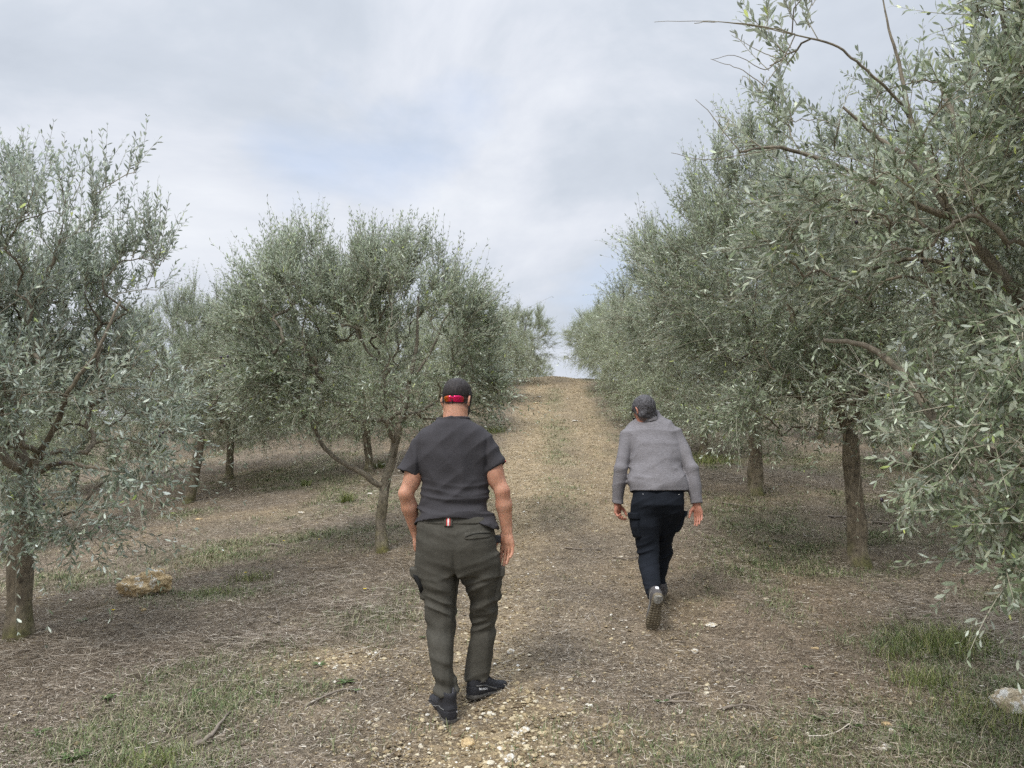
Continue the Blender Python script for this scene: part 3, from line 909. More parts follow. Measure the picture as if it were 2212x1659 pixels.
# --- R3
bR3 = G(1632, 1068); Y3 = bR3[1]
trunk = [bR3, P(1632, 1000, Y3), P(1630, 950, Y3), P(1628, 900, Y3)]
limbs = [([P(1600, 850, Y3), P(1540, 760, Y3), P(1500, 660, Y3)], .055, .014), ([P(1660, 840, Y3), P(1690, 720, Y3), P(1680, 600, Y3)], .05, .014),
         ([P(1640, 930, Y3 - .05), P(1665, 915, Y3 - .1), P(1672, 905, Y3 - .1)], .03, .02)]
ells = [E(1560, 700, Y3, 1.3, 1.3, 1.15), E(1430, 660, Y3, .8, 1.1, .95), E(1680, 650, Y3, 1.3, 1.3, 1.15), E(1480, 560, Y3, .9, 1.1, .5, .8), E(1560, 870, Y3 - .2, 1.2, 1.0, .35, .9)]
res = grow(505, trunk, .105, limbs, ells, n_tips=750, n_shoots=7000, leaf=(.055, .013), shoot=(.18, .4), droop=.12, gap=.22, detail=False, flare=1.35, upb=.75)
plant('olive_tree', 'olive tree with a knobbly two toned trunk right of the man in the sweater', ROW, bR3, res, M['leaf'], M['bark'])
# --- L2 leaning
bL2 = G(408, 1085); YL2 = bL2[1]
trunk = [bL2, P(415, 1050, YL2), P(425, 1000, YL2), P(432, 945, YL2)]
limbs = [([P(420, 900, YL2), P(370, 820, YL2), P(330, 740, YL2)], .045, .014), ([P(450, 890, YL2), P(500, 800, YL2), P(520, 720, YL2)], .045, .014)]
ells = [E(430, 900, YL2, 1.2, 1.0, .25, .5), E(430, 770, YL2, 1.3, 1.2, .95), E(300, 800, YL2, 1.0, 1.1, .9), E(540, 780, YL2, .9, 1.1, .9), E(470, 690, YL2, .8, 1., .45, .8), E(420, 880, YL2 - .3, 1.2, .9, .3, .8)]
res = grow(606, trunk, .085, limbs, ells, n_tips=700, n_shoots=6000, leaf=(.054, .0125), shoot=(.18, .4), droop=.12, gap=.22, detail=False, flare=1.2, upb=.75)
plant('olive_tree', 'olive tree with a thin trunk leaning right behind the leftmost tree', ROW, bL2, res, M['leaf'], M['bark'])

# --- three kinds for the rest of the grove, then copies
def generic(seed, lean, h=3.4, r=1.8):
    t0 = np.zeros(3)
    trunk = [t0, np.array([lean * .3, 0, .35]), np.array([lean * .7, .02, .75]), np.array([lean, 0, 1.05])]
    limbs = [([np.array([lean - .3, .1, 1.4]), np.array([lean - .7, .2, 1.9]), np.array([-.9, .2, 2.5])], .05, .013),
             ([np.array([lean + .3, -.1, 1.4]), np.array([lean + .6, -.2, 1.9]), np.array([.8, -.1, 2.6])], .05, .013),
             ([np.array([lean, .3, 1.5]), np.array([lean, .6, 2.2])], .04, .013)]
    rg = np.random.RandomState(seed)
    ells = [(np.array([0, 0, h * .60]), (r * .8, r * .8, h * .34)), (np.array([-.6, -.2, h * .56]), (r * .62, r * .62, h * .30)), (np.array([.65, .1, h * .56]), (r * .62, r * .62, h * .30)),
            (np.array([rg.randn() * .3, .1, h * .78]), (r * .5, r * .5, h * .24), .8), (np.array([0, -.6, h * .38]), (r * .85, r * .5, h * .2), 1.0), (np.array([.1, .5, h * .38]), (r * .85, r * .5, h * .2), .9)]
    return grow(seed, trunk, .085, limbs, ells, n_tips=480, n_shoots=5000, leaf=(.062, .016), shoot=(.2, .44), droop=.3, gap=.22, upb=.75, detail=False, flare=1.4, K=9)
protos = [generic(711, .12), generic(812, -.18, 3.2), generic(913, .05, 3.6, 1.9)]
def place(kind, x, y, rz, s, label, group=ROW):
    b_ = at_ground(x, y, -.03)
    if kind not in TREES:
        r_ = protos[kind]
        o = thing('olive_tree', b_, label, 'olive tree', group, rz)
        o.scale = (s, s, s)
        part('trunk', *join([r_[0], r_[1]]), M['bark'], o, local=True)
        part('branches', r_[2][0], r_[2][1], M['twig'], o, local=True)
        part('crown', r_[3][0], r_[3][1], M['leaf_far'], o, smooth=False, local=True)
        TREES[kind] = o
        return o
    src_ = TREES[kind]
    o = src_.copy(); col.objects.link(o)
    o.location = [float(q) for q in b_]; o.rotation_euler = (0, 0, rz); o.scale = (s, s, s)
    tag(o, label, 'olive tree', group)
    for ch in list(src_.children):
        c_ = ch.copy(); col.objects.link(c_); c_.parent = o
    return o
for (k_, x, y, rz, s, lb) in [
        (0, 3.75, 14.0, .4, 1.04, 'olive tree behind the man in the sweater, third trunk up the right row'),
        (1, 3.75, 17.6, 2.0, 1.08, 'middle olive tree of the right row seen halfway up the track'),
        (2, 4.0, 21.3, 4.0, 1.0, 'olive tree of the right row just before the last pair below the brow'),
        (0, 3.85, 25.0, 1.2, 1.02, 'olive tree second from the brow on the right side of the track'),
        (1, 3.85, 28.8, 5.0, 1.08, 'olive tree on the brow at the right side of the track'),
        (0, -2.65, 13.3, 2.6, .96, 'olive tree with a bare pale trunk seen just behind the forked olive'),
        (2, -1.6, 17.5, .9, .93, 'olive tree behind the forked olive, nearest to the track on its left side'),
        (1, -.9, 22.5, 3.3, .92, 'second last olive tree up the left side of the track'),
        (0, .1, 27.2, 5.5, .95, 'olive tree on the brow at the left side of the track'),
        (2, 1.15, 37.0, 2.2, .62, 'small distant olive tree beyond the brow, in the gap at the end of the track'),
        (1, -7.3, 9.0, 1.0, .95, 'olive tree seen through the twigs of the leftmost silvery tree'),
        (2, -5.6, 14.2, 4.2, .93, 'olive tree uphill between the leaning thin trunk and the forked olive'),
        (0, -8.6, 14.0, .3, .95, 'olive tree far left behind the leftmost silvery tree and uphill of it'),
        (1, -4.6, 19.0, 5.1, .92, 'olive tree high on the slope behind the left half of the forked olive'),
        (0, -8.0, 19.5, 3.9, .95, 'olive tree high on the slope at far left behind two others'),
        (2, 6.9, 8.8, 2.9, 1.0, 'olive tree of the second row to the right behind the stout mossy trunk'),
        (1, 7.3, 12.8, .6, 1.0, 'olive tree of the second right row, next uphill'),
        (0, 7.4, 17.0, 4.7, 1.0, 'olive tree of the second right row, farthest uphill that shows'),
        (2, 10.4, 11.0, 1.7, 1.05, 'olive tree at far right seen through the closest tree'),
        (0, 7.0, 4.6, 3.5, 1.0, 'olive tree glimpsed at the right edge behind the closest tree')]:
    place(k_, x, y, rz, s, lb)

# ripe olives on the leftmost and closest trees
M['olive'] = island_mat('ripe_olive', [(0, (.012, .008, .014)), (.6, (.03, .018, .03)), (1, (.05, .06, .03))], .35, .5)
def olive_fruit(tree, p):
    v = IV * np.array([.0085, .0085, .011]); f = IF
    mid = {}
    part('olive', v + p, [f], M['olive'], tree)
for a, b_ in [(478, 772), (492, 770), (485, 790), (260, 1010), (270, 1018), (352, 935), (345, 942), (95, 1090), (215, 1140), (330, 1020), (130, 1000)]:
    olive_fruit(tL1, P(a * 1., b_, Yl - .55))
for a, b_ in [(1990, 565), (2060, 560), (1850, 480), (1905, 1080)]:
    olive_fruit(tR1, P(a * 1., b_, Yr - .1))
# ================================================================== people (signed distance bodies, one surface each)
def smin(a, b, k):
    h = np.clip(.5 + .5 * (b - a) / k, 0, 1)
    return b * (1 - h) + a * h - k * h * (1 - h)
def smax(a, b, k): return -smin(-a, -b, k)

def cap(p, a, b, ra, rb):
    a = np.asarray(a, np.float32); b = np.asarray(b, np.float32)
    d = b - a; t = np.clip(((p - a) @ d) / (d @ d), 0, 1)
    return np.linalg.norm(p - a - t[:, None] * d, axis=1) - (ra + (rb - ra) * t)

def ecap(p, a, b, r0, r1, side):
    a = np.asarray(a, float); b = np.asarray(b, float)
    L_ = np.linalg.norm(b - a); w = (b - a) / L_
    u = side - w * np.dot(side, w); u = u / np.linalg.norm(u); v = np.cross(w, u)
    q = p - a; s = q @ w; t = np.clip(s / L_, 0, 1)
    rx = r0[0] + (r1[0] - r0[0]) * t; ry = r0[1] + (r1[1] - r0[1]) * t
    m = np.minimum(rx, ry)
    return (np.sqrt(((q @ u) / rx) ** 2 + ((q @ v) / ry) ** 2 + ((s - t * L_) / m) ** 2) - 1) * m

def ell(p, c, r, R3=None):
    q = p - np.asarray(c)
    if R3 is not None: q = q @ R3          # columns of R3 = local axes
    r = np.asarray(r)
    k0 = np.linalg.norm(q / r, axis=1); k1 = np.linalg.norm(q / (r * r), axis=1)
    return k0 * (k0 - 1) / (k1 + 1e-9)

def loft(p, secs, n=2.2, capr=.01, axis=2):
    """secs rows: z, cx, cy, rx, ry (world); sections across z, smooth"""
    s = np.asarray(secs, float); s = s[np.argsort(s[:, 0])]
    zd = np.linspace(s[0, 0], s[-1, 0], 200)
    tab = np.stack([np.interp(zd, s[:, 0], s[:, i]) for i in range(1, 5)])
    ker = np.hanning(15); ker /= ker.sum()
    tab = np.stack([np.convolve(np.pad(r, 7, mode='edge'), ker, 'valid') for r in tab])
    z = p[:, axis]
    cx, cy, rx, ry = [np.interp(z, zd, r) for r in tab]
    q = p[:, [i for i in range(3) if i != axis]]
    m = np.minimum(rx, ry)
    k = (np.abs((q[:, 0] - cx) / rx) ** n + np.abs((q[:, 1] - cy) / ry) ** n) ** (1 / n)
    d = (k - 1) * m
    dc = np.maximum(s[0, 0] - z, z - s[-1, 0])
    return smax(d, dc, capr)

def near(p, c, r, fn):
    d = np.linalg.norm(p - np.asarray(c), axis=1) - r
    out = d + .05
    m = d < .05
    if m.any(): out[m] = fn(p[m])
    return out

def frame(x, y):
    x = nrm(x); y = nrm(y - x * np.dot(x, y)); z = np.cross(x, y)
    return np.stack([x, y, z], 1)

def surface(fn, lo, hi, h):
    B = 8
    lo = np.asarray(lo, float); hi = np.asarray(hi, float)
    nb = np.ceil((hi - lo) / (h * B)).astype(int)
    cb = [lo[i] + (np.arange(nb[i]) + .5) * B * h for i in range(3)]
    Cg = np.stack(np.meshgrid(*cb, indexing='ij'), -1).reshape(-1, 3)
    D = fn(Cg).reshape(nb)
    F = np.repeat(np.repeat(np.repeat(D, B, 0), B, 1), B, 2).astype(np.float32)
    act = np.argwhere(np.abs(D) < h * B * 1.35)
    loc = np.stack(np.meshgrid(*[np.arange(B)] * 3, indexing='ij'), -1).reshape(-1, 3)
    for k in range(0, len(act), 400):
        a = act[k:k + 400]
        ix = (a[:, None] * B + loc[None]).reshape(-1, 3)
        F[ix[:, 0], ix[:, 1], ix[:, 2]] = fn(lo + ix * h)
    S = F < 0
    n = np.array(F.shape) - 1
    cs = sum(S[i:i + n[0], j:j + n[1], k:k + n[2]].astype(np.int8) for i in (0, 1) for j in (0, 1) for k in (0, 1))
    cells = np.argwhere((cs > 0) & (cs < 8))
    vid = np.full(n, -1, np.int32); vid[cells[:, 0], cells[:, 1], cells[:, 2]] = np.arange(len(cells))
    acc = np.zeros((len(cells), 3)); w = np.zeros(len(cells))
    cor = [(i, j, k) for i in (0, 1) for j in (0, 1) for k in (0, 1)]
    for c0 in cor:
        for ax in range(3):
            if c0[ax]: continue
            c1 = list(c0); c1[ax] = 1
            f0 = F[cells[:, 0] + c0[0], cells[:, 1] + c0[1], cells[:, 2] + c0[2]]
            f1 = F[cells[:, 0] + c1[0], cells[:, 1] + c1[1], cells[:, 2] + c1[2]]
            m = (f0 < 0) != (f1 < 0)
            t = f0[m] / (f0[m] - f1[m])
            pt = np.tile(np.array(c0, float), (m.sum(), 1)); pt[:, ax] += t
            acc[m] += pt; w[m] += 1
    V = lo + (cells + acc / w[:, None]) * h
    Q = []
    for ax in range(3):
        o1, o2 = [(1, 2), (2, 0), (0, 1)][ax]
        sl0 = [slice(1, n[i]) for i in range(3)]; sl0[ax] = slice(0, n[ax])
        sl1 = list(sl0); sl1[ax] = slice(1, n[ax] + 1)
        A, Bb = S[tuple(sl0)], S[tuple(sl1)]
        e = np.argwhere(A != Bb)
        s0 = A[e[:, 0], e[:, 1], e[:, 2]]
        off = np.ones(3, int); off[ax] = 0
        e = e + off
        def cid(d1, d2):
            q = e.copy(); q[:, o1] -= d1; q[:, o2] -= d2
            return vid[q[:, 0], q[:, 1], q[:, 2]]
        q = np.stack([cid(1, 1), cid(0, 1), cid(0, 0), cid(1, 0)], 1)
        q[~s0] = q[~s0][:, ::-1]
        Q.append(q)
    Q = np.vstack(Q); Q = Q[(Q >= 0).all(1)]
    return V, Q

def march(fn, pts, d, steps=26, out=.0015):
    """slide points along d until they meet the surface, then step back"""
    p0 = np.array(pts, float); p = p0.copy(); d = np.broadcast_to(nrm(d), p.shape).copy()
    for _ in range(steps):
        f = np.clip(fn(p), -.02, .02); p = p + d * (f * .8)[:, None]
    bad = (np.abs(fn(p)) > .003) | (((p - p0) * d).sum(1) > .30)
    if bad.any():
        q = p0[bad] + d[bad] * .05
        for _ in range(30):
            f = fn(q); e = .001
            g = np.stack([fn(q + np.eye(3)[i] * e) - f for i in range(3)], 1) / e
            q = q - g * (np.clip(f, -.02, .02) / ((g * g).sum(1) + .1))[:, None]
        p[bad] = q
    return p - d * out

def patch(fn, c, ux, uy, dirn, outline, thick=.004, back=.006, n=18):
    """a thin applied piece: outline (m,2) in metres around c on axes ux, uy, laid on the surface along dirn"""
    ux = nrm(ux); uy = nrm(uy)
    ol = np.asarray(outline, float)
    m = len(ol); rings = [0, .35, .7, .93, 1.0]
    cen = ol.mean(0)
    pts = [cen]
    for r in rings[1:]: pts += list(cen + (ol - cen) * r)
    pts = np.array(pts)
    start = c + pts[:, :1] * ux + pts[:, 1:] * uy - nrm(dirn) * .05
    s = march(fn, start, dirn, 40, 0)
    th = np.concatenate([[thick], np.repeat([thick, thick, thick, thick * .2], m)])
    top = s - nrm(dirn) * th[:, None]
    bot = s[-m:] + nrm(dirn) * back
    V = np.vstack([top, bot]); T = []; Q = []
    j = np.arange(m); k = (j + 1) % m
    T.append(np.stack([np.zeros(m, int), 1 + j, 1 + k], 1))
    for r in range(3):
        a = 1 + r * m; b_ = a + m
        Q.append(np.stack([a + j, b_ + j, b_ + k, a + k], 1))
    a = 1 + 3 * m; b_ = a + m
    Q.append(np.stack([a + j, b_ + j, b_ + k, a + k], 1))
    return V, [np.vstack(Q), np.vstack(T)]

def rrect(w, h, r, n=5):
    o = []
    for cx, cy, a0 in ((w / 2 - r, h / 2 - r, 0), (-w / 2 + r, h / 2 - r, 90), (-w / 2 + r, -h / 2 + r, 180), (w / 2 - r, -h / 2 + r, 270)):
        for i in range(n + 1):
            a = math.radians(a0 + 90 * i / n); o.append((cx + r * math.cos(a), cy + r * math.sin(a)))
    # straight edges subdivided
    o = np.array(o); out = []
    for i in range(len(o)):
        a, b_ = o[i], o[(i + 1) % len(o)]
        k = max(1, int(np.linalg.norm(b_ - a) / .012))
        for t in range(k): out.append(a + (b_ - a) * t / k)
    return np.array(out)

def hand(p, wrist, d, n, s, sc=1.0, curls=(.3, .35, .4, .45), thumb=.5, spread=.06):
    """d towards the fingers, n out of the palm, s towards the thumb"""
    d = nrm(d); s = nrm(s - d * np.dot(s, d)); n = nrm(n - d * np.dot(n, d) - s * np.dot(n, s))
    W = np.asarray(wrist, float)
    out = ecap(p, W - d * .01, W + d * .05 * sc, (.027 * sc, .019 * sc), (.036 * sc, .016 * sc), s)
    kn = [W + d * (.088 - .004 * i * i * .5) * sc + s * (.031 - .0205 * i) * sc for i in range(4)]
    for i in range(4):
        out = smin(out, cap(p, W + d * .03 * sc + s * (.018 - .012 * i) * sc, kn[i], .0135 * sc, .0115 * sc), .010)
    lens = [(.040, .024, .020), (.044, .028, .021), (.041, .026, .020), (.032, .019, .018)]
    fing = None
    for i in range(4):
        a = kn[i]; ang = 0; dirf = nrm(d + s * spread * (1.5 - i))
        f = None
        for j, l in enumerate(lens[i]):
            ang += curls[i] * (.7 if j == 0 else 1.0)
            b_ = a + (dirf * math.cos(ang) + n * math.sin(ang)) * l * sc
            c_ = cap(p, a, b_, (.0098 - .0009 * j) * sc, (.0089 - .0009 * j) * sc)
            f = c_ if f is None else smin(f, c_, .003)
            a = b_
        fing = f if fing is None else np.minimum(fing, f)
    out = smin(out, fing, .005)
    tb = W + d * .022 * sc + s * .022 * sc + n * .006
    t1 = tb + nrm(s * .62 + d * .68 + n * thumb) * .042 * sc
    t2 = t1 + nrm(s * .25 + d * .85 + n * thumb * .8) * .032 * sc
    t3 = t2 + nrm(s * .08 + d * .9 + n * thumb * .9) * .024 * sc
    th = smin(cap(p, tb, t1, .0165 * sc, .0125 * sc), smin(cap(p, t1, t2, .0118 * sc, .0105 * sc), cap(p, t2, t3, .0105 * sc, .0085 * sc), .004), .006)
    return smin(out, th, .009)

def head_fn(p, hc, Rh, s=1.0, ears=True):
    """hc skull centre; Rh columns: right, forward, up"""
    q = (p - hc) @ Rh / s
    d = ell(q, (0, -.008, .012), (.076, .095, .088))
    d = smin(d, ell(q, (0, .040, -.045), (.058, .058, .075)), .03)
    d = smin(d, ell(q, (0, .062, -.098), (.032, .030, .026)), .03)         # chin
    d = smin(d, ecap(q, (-.045, .0, -.075), (.045, 0, -.075), (.022, .03), (.022, .03), np.array([0, 0, 1.])), .03)
    d = smin(d, ecap(q, (0, .088, -.010), (0, .116, -.048), (.010, .012), (.017, .012), np.array([1., 0, 0])), .012)   # nose
    d = smin(d, cap(q, (-.034, .086, .012), (.034, .086, .012), .010, .010), .014)     # brow
    for sx in (-1, 1):
        d = smax(d, -(np.linalg.norm(q - np.array([sx * .031, .106, -.008]), axis=1) - .014), .012)
        d = smin(d, ell(q, (sx * .031, .083, -.008), (.0125, .0125, .0115)), .003)
    d = smin(d, cap(q, (-.02, .099, -.073), (.02, .099, -.073), .006, .006), .006)
    d = smin(d, cap(q, (-.016, .097, -.083), (.016, .097, -.083), .007, .007), .006)
    d = smax(d, -cap(q, (-.022, .108, -.0775), (.022, .108, -.0775), .0025, .0025), .003)
    if ears:
        for sx in (-1, 1):
            u = nrm(np.array([sx * .55, -.75, .05])); fwd = nrm(np.array([sx * .45, .35, 0])); 
            Re = frame(np.cross(np.array([0, 0, 1.]), nrm(np.array([sx * .85, .5, 0]))), np.array([0, 0, 1.]))
            e = ell(q, (sx * .083, -.012, -.022), (.020, .032, .007), Re)
            e2 = ell(q, (sx * .0905, -.006, -.020), (.012, .021, .006), Re)
            e = smax(e, -e2, .004)
            lobe = ell(q, (sx * .080, -.004, -.050), (.010, .010, .007), Re)
            d = smin(d, smin(e, lobe, .006), .008)
    return d * s

def cloth_mat(name, c, c2=None, heather=0, weave=900, rough=.92, streak=None, wear=.0, sheen=.0):
    m, nt, b, out = new_mat(name)
    n = noise(nt, 6, 4)
    colr = mixc(nt, ramp(nt, [(.35, 0), (.7, 1)], n.outputs[0]).outputs[0], c, c2 or tuple(v * 1.18 for v in c))
    if heather:
        h = noise(nt, 60, 4, .7, stretch=streak or (1, 1, 1))
        colr = mixc(nt, 1.0, colr, ramp(nt, [(.3, 1 - heather), (.5, 1), (.7, 1 + heather)], h.outputs[0]).outputs[0], 'MULTIPLY')
    f = noise(nt, weave, 2, .6)
    colr = mixc(nt, 1.0, colr, ramp(nt, [(.3, .88), (.7, 1.12)], f.outputs[0]).outputs[0], 'MULTIPLY')
    nt.links.new(colr, b.inputs['Base Color']); b.inputs['Roughness'].default_value = rough
    b.inputs['Specular IOR Level'].default_value = .15
    b.inputs['Sheen Weight'].default_value = sheen; b.inputs['Sheen Roughness'].default_value = .6
    ad = noise(nt, 90, 5, .6)
    bump(nt, b, ad.outputs[0], .35, .003)
    return m

def skin_mat(name, c, c2, hairc, rough=.5):
    m, nt, b, out = new_mat(name)
    n = noise(nt, 22, 4, .6)
    colr = mixc(nt, ramp(nt, [(.35, 0), (.7, 1)], n.outputs[0]).outputs[0], c, c2)
    f = noise(nt, 420, 2, .6)
    at = N(nt, 'ShaderNodeAttribute', attribute_name='stubble')
    colr = mixc(nt, 1.0, colr, ramp(nt, [(.3, .93), (.7, 1.06)], f.outputs[0]).outputs[0], 'MULTIPLY')
    big = noise(nt, 7, 3, .5)
    colr = mixc(nt, 1.0, colr, ramp(nt, [(.3, (.86, .78, .76)), (.5, (1, 1, 1)), (.7, (1.1, 1.02, .98))], big.outputs[0]).outputs[0], 'MULTIPLY')
    hr_ = noise(nt, 230, 2, .6, stretch=(1, 1, .22))
    colr = mixc(nt, 1.0, colr, ramp(nt, [(.36, .62), (.46, 1.0)], hr_.outputs[0]).outputs[0], 'MULTIPLY')
    colr = mixc(nt, at.outputs['Fac'], colr, hairc)
    nt.links.new(colr, b.inputs['Base Color']); b.inputs['Roughness'].default_value = rough
    b.inputs['Subsurface Weight'].default_value = .12
    b.inputs['Subsurface Radius'].default_value = (.012, .004, .002)
    b.inputs['Subsurface Scale'].default_value = 1
    b.inputs['Specular IOR Level'].default_value = .35
    bump(nt, b, f.outputs[0], .12, .002)
    return m

def hair_mat(name, stops, stretch=(1, 1, .12)):
    m, nt, b, out = new_mat(name)
    n = noise(nt, 260, 4, .7, stretch=stretch)
    nt.links.new(ramp(nt, stops, n.outputs[0]).outputs[0], b.inputs['Base Color'])
    b.inputs['Roughness'].default_value = .6; b.inputs['Specular IOR Level'].default_value = .3
    bump(nt, b, n.outputs[0], .6, .004)
    return m

def plain_mat(name, c, rough=.6, metal=0, spec=.4, bscale=0, bst=.2):
    m, nt, b, out = new_mat(name)
    if bscale:
        n = noise(nt, bscale, 4, .6)
        colr = mixc(nt, 1.0, c, ramp(nt, [(.3, .75), (.7, 1.25)], n.outputs[0]).outputs[0], 'MULTIPLY')
        nt.links.new(colr, b.inputs['Base Color']); bump(nt, b, n.outputs[0], bst, .003)
    else: b.inputs['Base Color'].default_value = (*c, 1)
    b.inputs['Roughness'].default_value = rough; b.inputs['Metallic'].default_value = metal
    b.inputs['Specular IOR Level'].default_value = spec
    return m

def sec(py, pxl, pxr, Y, ry, cyo=0.0):
    a = P(pxl, py, Y); b_ = P(pxr, py, Y)
    return (a[2], (a[0] + b_[0]) / 2, Y + cyo, (b_[0] - a[0]) / 2, ry)

def wr(p, f, s, sharp=2.0):
    """ridged fold noise -1..1"""
    return (1 - 2 * np.abs(2 * vn3(p.astype(np.float32), f, s) - 1)) 

def shoe_frame(heel, fwd, up):
    f = nrm(fwd); u = nrm(up - f * np.dot(up, f)); s = np.cross(f, u)      # s to the right
    return np.asarray(heel, float), np.stack([s, f, u], 1)

def shoe_fns(heel, R3, ln=.285, ank=.10):
    """local frame x right, y forward (0 heel), z up (0 ground)"""
    k = ln / .285
    sec_ = [(0.0, 0, .050, .018, .030), (.012, 0, .048, .031, .045), (.05, 0, .052, .036, .055), (.09, .0, .056, .036, .058), (.13, 0, .050, .038, .048),
            (.17, 0, .040, .044, .036), (.21, 0, .033, .047, .028), (.25, 0, .030, .043, .026), (.275, 0, .028, .030, .022), (.285, 0, .026, .014, .014)]
    sec_ = [(a * k, b_, c, d * k, e) for a, b_, c, d, e in sec_]
    def up(p):
        q = (p - heel) @ R3
        d = loft(q, sec_, 2.3, .006, axis=1)
        col_ = ecap(q, (0, .055 * k, .05), (0, .050 * k, ank), (.038, .048), (.038, .050), np.array([1., 0, 0]))
        hole = ecap(q, (0, .055 * k, .085), (0, .050 * k, ank + .05), (.030, .040), (.032, .044), np.array([1., 0, 0]))
        d = smin(d, col_, .015)
        d = smax(d, -hole, .004)
        d = d + .0025 * np.exp(-((q[:, 2] - .062 + .12 * (q[:, 1] - .05)) / .003) ** 2)
        d = smax(d, .014 - q[:, 2], .003)
        return d
    def tong(p):
        q = (p - heel) @ R3
        return ecap(q, (0, .155 * k, .075), (0, .105 * k, ank + .012), (.022, .006), (.026, .007), np.array([1., 0, 0]))
    ss = [(0.0, 0, .014, .018, .016), (.012, 0, .014, .034, .016), (.05, 0, .014, .039, .016), (.10, .0, .013, .037, .014), (.15, 0, .012, .043, .013),
          (.20, 0, .012, .051, .013), (.245, 0, .014, .048, .012), (.275, 0, .018, .034, .011), (.292, 0, .022, .014, .010)]
    ss = [(a * k, b_, c, d * k, e) for a, b_, c, d, e in ss]
    def sole(p):
        q = (p - heel) @ R3
        d = loft(q, ss, 3.0, .004, axis=1)
        lug = np.maximum(np.abs(((q[:, 1] * 55) % 1) - .5) - .28, np.abs(((np.abs(q[:, 0]) * 48) % 1) - .5) - .34)
        d = np.where((q[:, 2] < .007), d + .004 * (lug > 0), d)
        return d
    return up, tong, sole

def build_shoe(person, label, heel, fwd, up, mats, ln=.285, text=None, text_side=1, ank=.10, lace=True, text_size=.014, text_c=(.036, .06)):
    hl, R3 = shoe_frame(heel, fwd, up)
    f_up, f_t, f_s = shoe_fns(hl, R3, ln, ank)
    cen = hl + R3 @ np.array([0, ln / 2, .06])
    lo, hi = cen - .19, cen + .19
    V, Q = surface(f_up, lo, hi, .0035)
    sh = part('shoe', V, [Q], mats[0], person)
    if label: sh['label'] = label
    V, Q = surface(f_s, lo, hi, .003)
    part('sole', V, [Q], mats[1], sh)
    V, Q = surface(f_t, lo, hi, .004)
    part('tongue', V, [Q], mats[2], sh)
    # light side stripes following the upper
    for sx in (-1, 1):
        pts = np.array([(0, .020, .072), (0, .065, .069), (0, .10, .060), (0, .135, .045), (0, .17, .034)])
        st = hl + (np.array([[sx * .09, a[1] * ln / .285, a[2]] for a in spline(pts, 18)]) @ R3.T)
        c_ = march(f_up, st, R3 @ np.array([-sx, 0, 0.]), 40, -.0005)
        v, q, t = tube(c_, .0028, 5)
        part('stripe', v, [q, t], mats[3], sh)
    if lace:
        for i in range(5):
            y_ = .105 + i * .018; z_ = .135
            xs_ = np.linspace(-.026, .026, 9)
            st = hl + (np.stack([xs_, np.full(9, y_ * ln / .285) + .006 * (-1) ** i * xs_ / .026, np.full(9, z_)], 1) @ R3.T)
            c_ = march(lambda p: np.minimum(f_up(p), f_t(p)), st, R3 @ np.array([0, 0, -1.]), 40, .001)
            v, q, t = tube(c_, .0022, 5)
            part('lace', v, [q, t], mats[2], sh)
    if text:
        cu = bpy.data.curves.new('lettering', 'FONT'); cu.body = text; cu.size = text_size; cu.align_x = 'CENTER'; cu.align_y = 'CENTER'; cu.offset = .0004; cu.resolution_u = 3
        ob = bpy.data.objects.new('tmp', cu); col.objects.link(ob)
        me = bpy.data.meshes.new_from_object(ob)
        vv = np.array([v.co[:] for v in me.vertices]); ff = [list(p_.vertices) for p_ in me.polygons]
        bpy.data.objects.remove(ob); bpy.data.meshes.remove(me)
        tri = []
        for f in ff:
            for i in range(1, len(f) - 1): tri.append((f[0], f[i], f[i + 1]))
        tri = np.array(tri)
        # refine long faces once so the letters follow the curve
        side = np.sign(text_side)
        sl = -.18
        if side > 0: tx, ty = vv[:, 0], vv[:, 1]
        else: tx, ty = -vv[:, 0], vv[:, 1]
        loc = np.stack([np.full(len(vv), side * .09), text_c[1] * ln / .285 + tx, text_c[0] + ty + (tx) * sl], 1)
        st = hl + loc @ R3.T
        c_ = march(f_up, st, R3 @ np.array([-side, 0, 0.]), 40, .0016)
        if side < 0: tri = tri[:, ::-1]
        part('lettering', c_, [tri], mats[4], sh, smooth=False)
    return sh, (hl, R3)

# ------------------------------------------------------------------ the younger man
Ym = 3.80
pm = G(985, 1545)
man = thing('person', (pm[0], Ym, float(gz(pm[0], Ym))), 'younger man in charcoal t-shirt and olive cargo trousers, sunglasses on his nape', 'person', 'men walking up the track')
HC = P(988, 859, Ym + .02) + np.array([0, .0, .0])
yaw = -.36                      # turned a little to the right
Rh = np.array([[math.cos(yaw), -math.sin(yaw), 0], [math.sin(yaw), math.cos(yaw), 0], [0, 0, 1]])
til = -.32                      # chin down
Rx = np.array([[1, 0, 0], [0, math.cos(til), -math.sin(til)], [0, math.sin(til), math.cos(til)]])
Rh = Rh @ Rx
hs = .93
neckb = P(983, 935, Ym - .01); neckt = P(984, 868, Ym + .0)
T1 = [sec(907, 951, 1012, Ym - .005, .070), sec(913, 940, 1022, Ym - .005, .082), sec(924, 920, 1041, Ym, .098), sec(936, 905, 1054, Ym, .112), sec(955, 894, 1064, Ym, .122),
      sec(985, 896, 1063, Ym, .128), sec(1030, 911, 1050, Ym, .122), sec(1058, 919, 1049, Ym, .116), sec(1085, 915, 1052, Ym, .119), sec(1105, 908, 1057, Ym, .127), sec(1130, 899, 1066, Ym - .01, .136), sec(1160, 898, 1071, Ym - .01, .140)]
Ls0, Le, Lw = P(912, 976, Ym), P(877, 1066, Ym - .035), P(899, 1152, Ym + .07)
Rs0, Re_, Rw = P(1050, 972, Ym), P(1085, 1062, Ym - .04), P(1095, 1146, Ym + .0)
